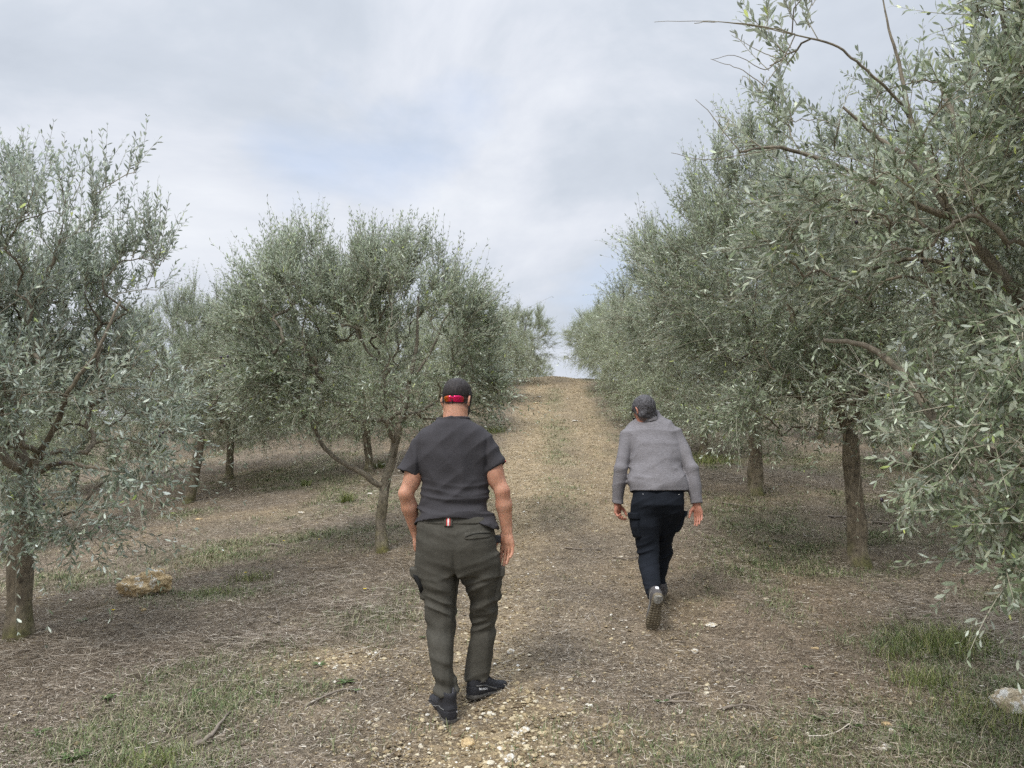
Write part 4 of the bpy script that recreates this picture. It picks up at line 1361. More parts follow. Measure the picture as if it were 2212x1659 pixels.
LEGL = [sec(1200, 905, 985, Ym - .0, .105), sec(1240, 905, 989, Ym - .0, .102), sec(1269, 916, 984, Ym - .0, .095), sec(1298, 922, 984, Ym, .088), sec(1327, 926, 981, Ym, .078), sec(1357, 927, 980, Ym - .02, .074),
        sec(1386, 928, 982, Ym - .05, .078), sec(1415, 930, 982, Ym - .07, .076), sec(1444, 936, 982, Ym - .08, .068), sec(1468, 940, 985, Ym - .085, .064), sec(1490, 941, 987, Ym - .085, .066)]
LEGR = [sec(1200, 985, 1075, Ym + .0, .105), sec(1237, 991, 1076, Ym + .01, .102), sec(1269, 1010, 1074, Ym + .03, .096), sec(1298, 1017, 1074, Ym + .06, .09), sec(1327, 1021, 1070, Ym + .09, .078), sec(1357, 1019, 1070, Ym + .10, .075),
        sec(1386, 1014, 1066, Ym + .10, .076), sec(1415, 1009, 1062, Ym + .10, .074), sec(1444, 1007, 1055, Ym + .10, .066), sec(1462, 1007, 1051, Ym + .10, .064)]
HIPS = [sec(1108, 909, 1055, Ym - .005, .114), sec(1123, 905, 1061, Ym - .01, .121), sec(1150, 903, 1067, Ym - .015, .132), sec(1181, 903, 1072, Ym - .015, .136), sec(1211, 902, 1078, Ym - .01, .126), sec(1240, 903, 1077, Ym, .108)]

def body1(p):
    d = near(p, HC, .17, lambda q: head_fn(q, HC, Rh, hs))
    d = smin(d, ecap(p, neckb, neckt, (.072, .066), (.060, .062), np.array([1., 0, 0])), .02)
    tor = [(z, cx, cy, rx - .020, ry - .020) for z, cx, cy, rx, ry in T1[2:]]
    d = smin(d, loft(p, tor, 2.2, .02), .03)
    for s_, e_, w_ in ((Ls0, Le, Lw), (Rs0, Re_, Rw)):
        d = smin(d, cap(p, s_, e_, .046, .0375), .015)
        d = smin(d, ell(p, s_ * .45 + e_ * .55 + np.array([0, -.008, 0]), (.0455, .048, .085)), .018)
        m_ = e_ * .66 + w_ * .34
        d = smin(d, smin(ecap(p, e_, m_, (.038, .038), (.0415, .040), np.array([1., 0, 0])), ecap(p, m_, w_, (.0415, .040), (.0285, .024), np.array([1., .0, 0])), .015), .016)
    d = smin(d, near(p, Rw + [0, 0, -.09], .15, lambda q: hand(q, Rw + [0, 0, -.005], np.array([.03, .10, -1.]), np.array([-.25, -.55, -.1]), np.array([-.9, .5, -.1]), 1.02, (.18, .20, .30, .42), .55, .05)), .008)
    d = smin(d, near(p, Lw + [0, 0, -.09], .15, lambda q: hand(q, Lw + [0, 0, -.005], np.array([.10, .35, -1.]), np.array([.9, .3, .1]), np.array([.2, .9, 0]), 1.02, (.35, .4, .45, .5), .4, .05)), .008)
    # legs inside the trousers, ankles
    for S in (LEGL, LEGR):
        d = smin(d, loft(p, [(z, cx, cy, rx - .03, ry - .03) for z, cx, cy, rx, ry in S], 2.1, .02), .03)
    return d
lo = np.array([pm[0] - .46, Ym - .32, gz(pm[0], Ym) - .02]); hi = np.array([pm[0] + .50, Ym + .34, HC[2] + .15])
V, Q = surface(body1, lo, hi, .0045)
q = (V - HC) @ Rh / hs
st = sstep(-.092, -.038, q[:, 2] + .3 * np.clip(q[:, 1], 0, .03)) * .97 * (q[:, 1] < .075) * (np.abs(q[:, 0]) < .0795) * (q[:, 2] > -.11) * (q[:, 2] < .2)
side_ = sstep(.055, .065, np.abs(q[:, 0])) * sstep(-.0, .02, q[:, 1])
M['skin1'] = skin_mat('reddish_skin', (.49, .25, .16), (.57, .31, .21), (.040, .030, .025))  # reddish skin tone of its own, stubble colour mixed in
part('body', V, [Q], M['skin1'], man, attrs={'stubble': st})
def hair1(p):
    q = (p - HC) @ Rh / hs
    base_ = head_fn(p, HC, Rh, hs, ears=False)
    top = sstep(-.05, .035, q[:, 2] + .35 * q[:, 1])
    th = .0022 + .0035 * top + .004 * sstep(.04, .09, q[:, 2]) + (.0004 + .0022 * top) * wr(q, (60, 60, 22), 7)
    d = base_ - th
    line = -(q[:, 2] + .026 - .7 * np.clip(np.abs(q[:, 0]) - .055, 0, .03) + .55 * np.clip(q[:, 1] - .03, 0, 1) + .002 * wr(q, (90, 90, 10), 8))
    front = q[:, 1] - .075 - .15 * (q[:, 2] - .04)
    return smax(smax(d, line, .004), front, .004)
V, Q = surface(hair1, HC - .16, HC + .16, .0035)
M['hair1'] = hair_mat('dark_brown_hair', [(.3, (.010, .008, .008)), (.5, (.022, .017, .016)), (.64, (.045, .036, .033)), (.78, (.09, .075, .07))])
part('hair', V, [Q], M['hair1'], man)
def beard1(p):
    q = (p - HC) @ Rh / hs
    d = head_fn(p, HC, Rh, hs, ears=False) - .0095 + .003 * wr(q, (80, 80, 40), 4)
    reg = np.maximum(q[:, 2] + .045 - .35 * (q[:, 1] < 0), -(q[:, 1] - .012))
    reg = np.maximum(reg, -(q[:, 2] + .15))
    mouth = cap(q, (-.018, .108, -.0775), (.018, .108, -.0775), .011, .011)
    reg = np.where(q[:, 1] > .07, np.maximum(reg, -mouth), reg)
    reg = np.maximum(reg, (q[:, 2] + .060) - .9 * np.clip(np.abs(q[:, 0]) - .03, 0, .03) - 0 * q[:, 1])
    return smax(d, reg, .004)
V, Q = surface(beard1, HC - .18, HC + .16, .004)
part('beard', V, [Q], M['hair1'], man)

# t-shirt
seL = P(884, 1020, Ym - .01); seR = P(1072, 1009, Ym - .01)     # sleeve ends
dL = nrm(seL - Ls0); dR = nrm(seR - Rs0)
def shirt_solid(p, o=0.):
    d = loft(p, [(z, cx, cy, rx + o, ry + o) for z, cx, cy, rx, ry in T1], 2.15, .006)
    for s_, e_, dd in ((Ls0, seL, dL), (Rs0, seR, dR)):
        sl = ecap(p, s_ - [0, 0, .0], e_ + dd * .06, (.062 + o, .072 + o), (.058 + o, .066 + o), np.array([1., 0, 0]))
        sl = smax(sl, (p - e_) @ nrm(dd + np.array([0, 0, -.25])), .004)
        d = smin(d, sl, .013)
    for (a, b_) in ((P(910, 945, Ym), P(908, 1030, Ym)), (P(1053, 940, Ym), P(1051, 1018, Ym))):
        a = np.array(a); b_ = np.array(b_); w = b_ - a
        t = ((p - a) @ w) / (w @ w)
        dx = p[:, 0] - (a[0] + w[0] * t)
        d = d + .006 * np.exp(-(dx / .010) ** 2) * sstep(-.1, .5, t) * sstep(1.0, .8, t)
    return d
hemz = P(968, 1118, Ym - .12)[2]
def shirt(p):
    d = shirt_solid(p)
    x_ = p[:, 0] - T1[5][1]; z_ = p[:, 2]
    low = sstep(hemz + .30, hemz + .02, z_)
    f = .0085 * low * wr(p + np.array([0, 0, 0]) + np.stack([z_ * 0, z_ * 0, .25 * np.sin(x_ * 9 + 1) * .1], 1), (4.2, 4.2, 26), 3)
    dg = np.stack([x_ * .8 + z_ * .6, p[:, 1], -x_ * .6 + z_ * .8], 1)
    f = f + .0095 * (.4 + .6 * low) * wr(dg, (3.5, 3.5, 15), 9)
    dg2 = np.stack([x_, p[:, 1], z_], 1)
    f = f + .0085 * (1 - low) * wr(dg2 + .05 * np.sin(z_ * 7)[:, None], (11, 6, 2.4), 14)
    f = f + .004 * wr(dg, (8, 8, 9), 22)
    d = d - f - .002
    # hem: lower round the front and sides
    hl_ = z_ - (hemz - .034 * np.clip(np.abs(x_ + .02) / .18, 0, 1.3) ** 2 - .02 * sstep(-.08, .05, p[:, 1] - Ym) + .003 * np.sin(x_ * 21))
    d = smax(d, -hl_, .003)
    inner = loft(p, [(z, cx, cy, rx - .007, ry - .007) for z, cx, cy, rx, ry in T1], 2.15, .006)
    d = smax(d, -np.maximum(inner - f, hl_ - .035), .002)
    for s_, e_, dd in ((Ls0, seL, dL), (Rs0, seR, dR)):
        inn = ecap(p, e_ - dd * .03, e_ + dd * .08, (.0515, .060), (.0515, .060), np.array([1., 0, 0]))
        d = smax(d, -inn, .002)
    # neck opening
    nk = ecap(p, neckb + [0, .004, .0], neckt, (.073, .070), (.068, .068), np.array([1., 0, 0]))
    d = smax(d, -np.maximum(nk, -(z_ - P(985, 925, Ym)[2])), .003)
    return d
V, Q = surface(shirt, (pm[0] - .40, Ym - .22, hemz - .07), (pm[0] + .40, Ym + .24, P(985, 885, Ym)[2]), .0045)
M['tshirt'] = cloth_mat('charcoal_jersey', (.047, .0445, .048), (.055, .052, .056), heather=.16, streak=(4, 4, 3))
ts = part('t_shirt', V, [Q], M['tshirt'], man)
# collar rib
a_ = np.linspace(0, 2 * np.pi, 48)
nc = P(982, 908, Ym); 
ringp = np.stack([nc[0] + .077 * np.cos(a_), Ym + .0 + .074 * np.sin(a_), nc[2] + .006 - .022 * sstep(-.2, 1, np.sin(a_)) + .004 * np.cos(a_)], 1)
v, q, t = tube(ringp, .0085, 8, False)
part('collar', v, [q], M['tshirt'], ts)
# sleeve hem seams and the little tab on the right cuff
M['red'] = plain_mat('red_ribbon', (.62, .05, .045), .8, bscale=300)
M['white'] = plain_mat('white_ribbon', (.72, .70, .68), .8, bscale=300)
M['pink'] = plain_mat('pale_red_ribbon', (.6, .25, .24), .8)
c_ = P(1094, 999, Ym - .02)
v, f = patch(shirt, c_, np.array([0, 1., 0]), np.array([.15, 0, 1.]), np.array([-1., 0, 0.1]), rrect(.028, .022, .002), .003)
tg_ = part('sleeve_tab', v, f, M['red'], ts)
v, f = patch(shirt, c_ + [0, 0, .0], np.array([0, 1., 0]), np.array([.15, 0, 1.]), np.array([-1., 0, 0.1]), rrect(.010, .022, .001), .004)
part('sleeve_tab', v, f, M['white'], ts)

# trousers
def trou_solid(p):
    d = loft(p, HIPS, 2.3, .01)
    d = smin(d, loft(p, LEGL, 2.1, .006), .018)
    d = smin(d, loft(p, LEGR, 2.1, .006), .018)
    return d
zc = [s_[0] for s_ in LEGL]
def trousers(p):
    L1_ = loft(p, LEGL, 2.15, .005); R1_ = loft(p, LEGR, 2.15, .005)
    d = smin(loft(p, HIPS, 2.3, .01), np.minimum(L1_, R1_), .022)
    x_ = p[:, 0]; z_ = p[:, 2]
    # seat cleft
    cx = P(986, 1190, Ym)[0]; zcr = P(986, 1237, Ym)[2]
    d = d + .010 * np.exp(-((x_ - cx) / .012) ** 2) * sstep(zcr + .16, zcr + .02, z_) * (p[:, 1] < Ym) 
    d = d + .0015 * np.exp(-((x_ - cx) / .0025) ** 2) * (z_ > zcr) * (p[:, 1] < Ym)
    ks = np.exp(-((z_ - P(0, 1330, Ym)[2]) / .11) ** 2)
    seat = np.exp(-((z_ - P(0, 1262, Ym)[2]) / .05) ** 2)
    ank_ = np.exp(-((z_ - P(0, 1478, Ym)[2]) / .07) ** 2)
    sg = np.where(x_ < cx, 1., -1.)
    dg = np.stack([x_, p[:, 1], z_ + sg * .35 * (x_ - cx)], 1)
    f = (.002 + .012 * ks + .008 * seat + .010 * ank_) * wr(dg, (5, 5, 22), 33)
    f = f + (.003 + .005 * ks) * wr(dg, (9, 9, 13), 36) + .005 * wr(p, (14, 6, 3), 38)
    return d - f
V, Q = surface(trousers, (pm[0] - .33, Ym - .26, LEGL[-1][0] - .03), (pm[0] + .33, Ym + .28, HIPS[0][0] + .03), .005)
M['trouser'] = cloth_mat('olive_grey_twill', (.064, .060, .049), (.080, .075, .062), heather=.14, weave=1200)
tr_ = part('trousers', V, [Q], M['trouser'], man)
# waistband
def band(p): return loft(p, HIPS, 2.3, .01) - .004
zw = P(968, 1127, Ym - .12)
def wb(p):
    d = np.abs(loft(p, [(z, cx, cy, rx + .004, ry + .004) for z, cx, cy, rx, ry in HIPS], 2.3, .01)) - .0035
    return smax(d, np.abs(p[:, 2] - (zw[2] + .006 - .25 * 0 * p[:, 0])) - .0185, .002)
V, Q = surface(wb, (pm[0] - .30, Ym - .22, zw[2] - .04), (pm[0] + .30, Ym + .22, zw[2] + .05), .0045)
part('waistband', V, [Q], M['trouser'], tr_)
U, Rr, Dn = np.array([0, 0, 1.]), np.array([1., 0, 0]), np.array([0, 1., 0])
zt = P(969, 1126, Ym - .13)
for w_, mt, th in ((.044, M['trouser'], .009), (.020, M['red'], .0105), (.009, M['white'], .0115)):
    v, f = patch(lambda p: np.minimum(trousers(p), wb(p)), zt, Rr, U, Dn, rrect(w_, .052 if w_ > .03 else .048, .002), th - .002)
    part('belt_tab', v, f, mt, tr_)
M['trouser_dark'] = cloth_mat('dark_seam', (.018, .018, .016))
pk = P(1032, 1156, Ym - .13)
v, f = patch(trousers, pk, nrm(Rr + .06 * U), U, Dn, rrect(.138, .034, .012), .0045); part('back_pocket', v, f, M['trouser'], tr_)
sl_ = spline([(-.062, -.004), (-.02, .008), (.03, .008), (.062, .003)], 16)
st0 = pk + sl_[:, :1] * nrm(Rr + .06 * U) + sl_[:, 1:] * U - Dn * .05
v, q, t = tube(march(trousers, st0, Dn, 40, .0050), .0022, 5); part('back_pocket', v, [q, t], M['trouser_dark'], tr_)
# cargo pockets on the outer thighs
def pocket(c, outd, h, w, label=None, mat=M['trouser'], th=.016):
    v, f = patch(trousers, c + outd * .0, nrm(np.cross(U, outd)), U, -outd, rrect(w, h, .014), th, .012)
    o = part('cargo_pocket', v, f, mat, tr_)
    v, f = patch(trousers, c + U * (h / 2 - .012), nrm(np.cross(U, outd)), U, -outd, rrect(w + .01, .05, .006), th + .006, .01)
    part('pocket_flap', v, f, M['trouser'], o)
    return o
pocket(P(1074, 1262, Ym + .04), nrm(np.array([1., -.45, 0])), .17, .13)
o = pocket(P(908, 1262, Ym), nrm(np.array([-1., -.35, 0])), .15, .12, th=.018)
v, f = patch(trousers, P(908, 1257, Ym - .05), nrm(np.array([.55, -1, 0.])), U, nrm(np.array([.8, .65, 0])), np.array([(-.012, .055), (.012, .03), (.018, -.02), (.012, -.055), (-.004, -.05), (-.018, -.02), (-.022, .03)]), .021)
part('pocket_gusset', v, f, plain_mat('black_mesh', (.012, .012, .012), .9, bscale=200), o)

# socks and shoes
M['shoe'] = plain_mat('black_shoe_mesh', (.024, .024, .028), .75, bscale=380, bst=.5)
M['sole'] = plain_mat('grey_rubber_sole', (.085, .078, .068), .85, bscale=60, bst=.5)
M['tongue'] = plain_mat('black_tongue', (.012, .012, .014), .8)
M['stripe'] = plain_mat('grey_shoe_trim', (.17, .17, .165), .6)
M['letter'] = plain_mat('white_print', (.85, .85, .85), .5)
hl = G(975, 1570); hl[2] -= .003
build_shoe(man, 'black trail shoe flat on the stones, seen from behind', hl + [0, .02, 0], (-.42, 1, .12), (0, -.1, 1), [M['shoe'], M['sole'], M['tongue'], M['stripe'], M['letter']],
           text='SALOMON', text_side=1, text_c=(.052, .036), ank=.135, ln=.295)
hr = G(1012, 1523)
build_shoe(man, 'black trail shoe turned outward with its heel just lifted', hr + [0, .02, .016], (.80, .95, -.02), (0, 0, 1), [M['shoe'], M['sole'], M['tongue'], M['stripe'], M['letter']],
           text='SALOMON', text_side=1, text_c=(.050, .068), ank=.11)
M['sock'] = plain_mat('grey_sock', (.22, .21, .22), .9, bscale=200)
for S, hh in ((LEGL[-1], hl + [-.014, .072, .08]), (LEGR[-1], hr + [.055, .060, .09])):
    top = np.array([S[1], S[2], S[0] + .05])
    v, q, t = tube(spline([hh, (hh + top) / 2, top], 8), [.033, .034, .036, .037, .038, .038, .038, .038], 16)
    part('sock', v, [q, t], M['sock'], man)

# sunglasses worn backwards
def headonly(p): return np.minimum(head_fn(p, HC, Rh, hs, ears=False), hair1(p))
sg = thing('sunglasses', P(978, 868, Ym - .11), 'sunglasses with mirrored red lenses worn backwards on the nape of the younger man', 'sunglasses')
def lens_mat():
    m, nt, b, out = new_mat('mirrored_red_lens')
    t = N(nt, 'ShaderNodeTexCoord'); s_ = N(nt, 'ShaderNodeSeparateXYZ'); nt.links.new(t.outputs['Object'], s_.inputs[0])
    mr = N(nt, 'ShaderNodeMapRange'); mr.inputs[1].default_value = -.06; mr.inputs[2].default_value = .06
    nt.links.new(s_.outputs[0], mr.inputs[0])
    c = ramp(nt, [(0, (.9, .42, .06)), (.22, (.95, .16, .04)), (.38, (.95, .03, .16)), (.75, (.85, .03, .18)), (1, (.7, .1, .05))], mr.outputs[0])
    nt.links.new(c.outputs[0], b.inputs['Base Color']); b.inputs['Metallic'].default_value = .85; b.inputs['Roughness'].default_value = .16
    return m
M['lens'] = lens_mat(); M['frame'] = plain_mat('black_frame', (.01, .01, .012), .35)
lens_o = [(-.027, -.012), (-.018, -.016), (0, -.0175), (.018, -.0165), (.027, -.012), (.027, .002), (.021, .014), (.008, .018), (-.008, .018), (-.021, .014), (-.027, .002)]
lo_ = spline(lens_o + [lens_o[0]], 40)[:-1]
def hf_smooth(p): return ell((p - HC) @ Rh / hs, (0, -.008, .012), (.083, .106, .094)) * hs
for cxp, d_, w_ in ((990, np.array([-.10, 1, .02]), 1.0), (957, np.array([.62, .78, .02]), .95)):
    c0 = P(cxp, 861, Ym - .10)
    d_ = nrm(d_); ux = nrm(np.cross(d_, U))
    v, f = patch(lambda p: hf_smooth(p), c0 - d_ * .05, ux, nrm(U - .1 * d_), d_, lo_ * w_ * np.array([1.2, 1.0]), .009, -.005)
    part('lens', v, f, M['lens'], sg)
    rim = c0 - d_ * .05 + lo_[:, :1] * ux * w_ * 1.22 + lo_[:, 1:] * U * w_ * 1.02
    rim = march(hf_smooth, rim - d_ * .05, d_, 40, .008)
    k_ = np.argsort(lo_[:, 0]); low = [i for i in range(len(lo_)) if lo_[i, 1] < .004]
    seq = sorted(low, key=lambda i: lo_[i, 0])
    v, q, t = tube(rim[seq], .0026, 6); part('rim', v, [q, t], M['frame'], sg)
br = [P(971, 869, Ym - .112), P(974, 868, Ym - .122), P(977, 868, Ym - .120)]
brs = march(hf_smooth, np.array([P(966, 869, Ym - .1), P(970, 868, Ym - .1), P(974, 868, Ym - .1), P(978, 869, Ym - .1)]) - .1 * Dn, Dn, 40, .009)
v, q, t = tube(brs, .0028, 6); part('bridge', v, [q, t], M['frame'], sg)
earR = HC + Rh @ (np.array([.083, -.020, .006]) * hs); earL = HC + Rh @ (np.array([-.083, -.02, .006]) * hs)
tp_ = march(hf_smooth, np.array([P(1001, 869, Ym - .09), P(1006, 867, Ym - .08), P(1011, 864, Ym - .07)]) - .1 * Dn, Dn, 40, .007)
v, q, t = tube(spline(np.vstack([tp_, earR + [.003, -.01, .004], earR + [.002, .02, .006]]), 16), .0030, 6); part('temple', v, [q, t], M['frame'], sg)
tl_ = march(hf_smooth, np.array([P(949, 868, Ym + .01)]) - np.array([.2, 0, 0]), Rr, 40, .006)
v, q, t = tube(spline(np.vstack([P(952, 869, Ym - .085), tl_, earL + [-.003, .0, .004]]), 12), .0030, 6); part('temple', v, [q, t], M['frame'], sg)
# small black object held by the right thumb
c0 = P(1075, 1164, Ym - .01)
bx = thing('handheld_device', c0, 'small black object held at the right thumb of the younger man', 'device')
def dev(p):
    q = (p - c0); q = np.abs(q) - np.array([.014, .030, .015]); return np.linalg.norm(np.maximum(q, 0), axis=1) - .004 + np.minimum(q.max(1), 0)
V, Q = surface(dev, c0 - .06, c0 + .06, .003); part('casing', V, [Q], M['frame'], bx)
v, q, t = tube(spline([c0 + [.0, -.034, .0], c0 + [.008, -.037, -.006], c0 + [.004, -.036, -.010]], 8), .0018, 6); part('clip', v, [q, t], plain_mat('dull_metal', (.04, .04, .04), .4, .8), bx)

# ------------------------------------------------------------------ the older man
Yo = 5.28
pn = G(1418, 1330)
old = thing('person', (P(1420, 1300, Yo)[0], Yo, float(gz(1.05, Yo))), 'grey haired man stooping uphill in a light grey sweater and black cargo trousers', 'person', 'men walking up the track')
HO = P(1391, 884, Yo + .16)
yaw = .42; til = -.62
Rz = np.array([[math.cos(yaw), -math.sin(yaw), 0], [math.sin(yaw), math.cos(yaw), 0], [0, 0, 1]])
Rx = np.array([[1, 0, 0], [0, math.cos(til), -math.sin(til)], [0, math.sin(til), math.cos(til)]])
Ro = Rz @ Rx
so = .97
lean = lambda py: .22 * np.clip((1060 - py) / 160., 0, 1.1)     # trunk leans uphill
def so_(py, l, r, ry, o=0.): return sec(py, l, r, Yo + float(lean(py)) + o, ry)
TO = [so_(889, 1388, 1420, .060, .0), so_(897, 1380, 1426, .068), so_(904, 1372, 1436, .080), so_(912, 1361, 1450, .098), so_(924, 1352, 1464, .115), so_(945, 1352, 1472, .13), so_(975, 1359, 1471, .135),
      so_(1000, 1361, 1471, .135), so_(1029, 1361, 1477, .135), so_(1050, 1361, 1480, .132), so_(1080, 1360, 1480, .13)]
oLs, oLe, oLw = P(1357, 943, Yo + .15), P(1341, 1012, Yo + .06), P(1334, 1087, Yo + .10)
oRs, oRe, oRw = P(1459, 941, Yo + .15), P(1494, 1012, Yo + .02), P(1505, 1088, Yo - .02)
OL = [sec(1085, 1370, 1425, Yo - .0, .09), sec(1110, 1366, 1428, Yo - .0, .10), sec(1138, 1366, 1424, Yo - .01, .097), sec(1157, 1371, 1422, Yo, .09), sec(1176, 1376, 1421, Yo, .082), sec(1196, 1379, 1421, Yo - .01, .078), sec(1215, 1381, 1421, Yo - .05, .074),
      sec(1234, 1384, 1423, Yo - .11, .072), sec(1253, 1389, 1424, Yo - .17, .066), sec(1273, 1394, 1425, Yo - .225, .056), sec(1284, 1397, 1424, Yo - .25, .046)]
ORr = [sec(1085, 1415, 1470, Yo - .0, .09), sec(1110, 1412, 1472, Yo + .02, .10), sec(1138, 1416, 1466, Yo + .07, .095), sec(1157, 1418, 1453, Yo + .11, .088), sec(1176, 1414, 1449, Yo + .15, .08), sec(1196, 1411, 1450, Yo + .19, .072), sec(1215, 1412, 1444, Yo + .20, .07),
       sec(1234, 1412, 1440, Yo + .21, .064), sec(1253, 1411, 1436, Yo + .22, .056), sec(1270, 1413, 1433, Yo + .23, .050)]
OH = [sec(1045, 1372, 1468, Yo + .01, .105), sec(1067, 1365, 1476, Yo, .118), sec(1090, 1364, 1477, Yo - .01, .132), sec(1108, 1366, 1472, Yo + .005, .118), sec(1128, 1370, 1464, Yo + .04, .09), sec(1155, 1388, 1445, Yo + .07, .05)]
okB, okT = P(1402, 912, Yo + .17), P(1395, 884, Yo + .17)
def body2(p):
    d = near(p, HO, .17, lambda q: head_fn(q, HO, Ro, so))
    d = smin(d, ecap(p, okB, okT, (.062, .062), (.056, .058), np.array([1., 0, 0])), .02)
    d = smin(d, loft(p, [(z, cx, cy, max(rx - .025, .01), max(ry - .025, .01)) for z, cx, cy, rx, ry in TO[3:]], 2.2, .02), .03)
    for s_, e_, w_ in ((oLs, oLe, oLw), (oRs, oRe, oRw)):
        d = smin(d, cap(p, s_, e_, .042, .036), .03)
        d = smin(d, ecap(p, e_, w_ + [0, 0, -.01], (.038, .036), (.028, .023), np.array([1., .0, 0])), .01)
    d = smin(d, near(p, oLw + [0, 0, -.07], .14, lambda q: hand(q, oLw + [0, 0, -.004], np.array([.0, .05, -1.]), np.array([.75, -.65, 0]), np.array([.7, .7, 0]), .90, (.75, .85, .9, .95), .5)), .008)
    d = smin(d, near(p, oRw + [0, 0, -.08], .15, lambda q: hand(q, oRw + [0, 0, -.004], np.array([.12, -.02, -1.]), np.array([-.5, -.85, 0]), np.array([-.75, .65, 0]), .90, (.22, .28, .3, .34), .5, .03)), .008)
    for S in (OL, ORr):
        d = smin(d, loft(p, [(z, cx, cy, max(rx - .028, .018), max(ry - .028, .018)) for z, cx, cy, rx, ry in S], 2.1, .02), .03)
    return d
lo = np.array([.55, Yo - .42, gz(1.0, Yo) - .02]); hi = np.array([1.70, Yo + .52, HO[2] + .17])
V, Q = surface(body2, lo, hi, .0055)
q = (V - HO) @ Ro / so
st = sstep(-.16, -.12, q[:, 2]) * .85 * (q[:, 1] < .03) * (np.abs(q[:, 0]) < .0795) * (np.linalg.norm(q, axis=1) < .2)
M['skin2'] = skin_mat('weathered_skin', (.46, .20, .135), (.54, .26, .18), (.10, .095, .09))
part('body', V, [Q], M['skin2'], old, attrs={'stubble': st})
def hair2(p):
    q = (p - HO) @ Ro / so
    d = smin(head_fn(p, HO, Ro, so, ears=False), ecap(p, okB, okT, (.062, .062), (.056, .058), np.array([1., 0, 0])), .02) - (.0035 + .005 * sstep(-.13, -.05, q[:, 2]) + .0025 * wr(q, (34, 34, 16), 5) + .003 * wr(q, (90, 90, 28), 9))
    line = -(q[:, 2] + .150 - 1.9 * np.clip(q[:, 1] + .035, 0, 1))
    return smax(smax(d, line, .006), q[:, 1] - .08, .004)
V, Q = surface(hair2, HO - .16, HO + .16, .004)
M['hair2'] = hair_mat('grey_hair', [(.3, (.016, .015, .016)), (.47, (.045, .042, .044)), (.6, (.11, .105, .11)), (.75, (.27, .26, .27))], (1, 1, .18))
part('hair', V, [Q], M['hair2'], old)
# sweater
cL = nrm(oLw - oLe); cR = nrm(oRw - oRe)
hz2 = P(1420, 1060, Yo - .12)[2]
def sweater(p):
    d = loft(p, TO, 2.2, .006)
    z_ = p[:, 2]
    hl_ = z_ - (hz2 - .02 * sstep(-.06, .1, p[:, 1] - Yo))
    x_ = p[:, 0] - 1.04
    low = sstep(hz2 + .36, hz2 + .04, z_)
    dg = np.stack([x_ * .8 + z_ * .5, p[:, 1], -x_ * .5 + z_ * .85], 1)
    f = .010 * low * wr(np.stack([x_, p[:, 1], z_ - .12 * x_ * np.sin(x_ * 11)], 1), (3.6, 3.6, 15), 52)
    f = f + .010 * (.35 + .65 * (1 - low)) * wr(dg, (3.6, 3.6, 11), 55) + .005 * wr(p, (9, 9, 11), 57)
    d = d - f
    d = smax(d, -hl_, .003)
    inner = loft(p, [(z, cx, cy, max(rx - .009, .01), max(ry - .009, .01)) for z, cx, cy, rx, ry in TO], 2.2, .006)
    d = smax(d, -np.maximum(inner - f, hl_ - .04), .002)
    for s_, e_, w_ in ((oLs, oLe, oLw), (oRs, oRe, oRw)):
        a1 = ecap(p, s_, e_, (.060, .064), (.047, .050), np.array([1., 0, 0]))
        a2 = ecap(p, e_, w_ + (w_ - e_) * .2, (.047, .050), (.036, .036), np.array([1., 0, 0]))
        a = smin(a1, a2, .012)
        a = smax(a - .6 * f, (p - w_) @ nrm(w_ - e_), .004)
        d = smin(d, a, .014)
    for e_, w_ in ((oLe, oLw), (oRe, oRw)):
        dd = nrm(w_ - e_)
        d = smax(d, -ecap(p, w_ - dd * .03, w_ + dd * .06, (.031, .031), (.031, .031), np.array([1., 0, 0])), .002)
    return d
V, Q = surface(sweater, (.55, Yo - .24, oRw[2] - .05), (1.72, Yo + .46, TO[0][0] + .05), .0055)
def sweater_mat():
    m, nt, b, out = new_mat('grey_melange_knit')
    h = noise(nt, 45, 5, .75, stretch=(1, 1, 8))
    n = noise(nt, 5, 3)
    c = ramp(nt, [(.28, (.128, .12, .125)), (.5, (.185, .175, .182)), (.72, (.275, .262, .27))], h.outputs[0]).outputs[0]
    c = mixc(nt, 1.0, c, ramp(nt, [(.3, .9), (.7, 1.08)], n.outputs[0]).outputs[0], 'MULTIPLY')
    nt.links.new(c, b.inputs['Base Color']); b.inputs['Roughness'].default_value = .95; b.inputs['Specular IOR Level'].default_value = .1
    bump(nt, b, h.outputs[0], .3, .002)
    return m
M['sweater'] = sweater_mat()
sw = part('sweater', V, [Q], M['sweater'], old)
# standing collar
def collar2(p):
    w = nrm(okT - okB)
    d = np.abs(ecap(p, okB - w * .01, okT + w * .05, (.074, .072), (.071, .070), np.array([1., 0, 0]))) - .0045
    s = (p - okB) @ w
    return smax(smax(d, s - .092 + .12 * (p[:, 1] - Yo - .17), .003), -(s + .0), .003)
V, Q = surface(collar2, okB - .14, okB + .16, .004); part('collar', V, [Q], M['sweater'], sw)
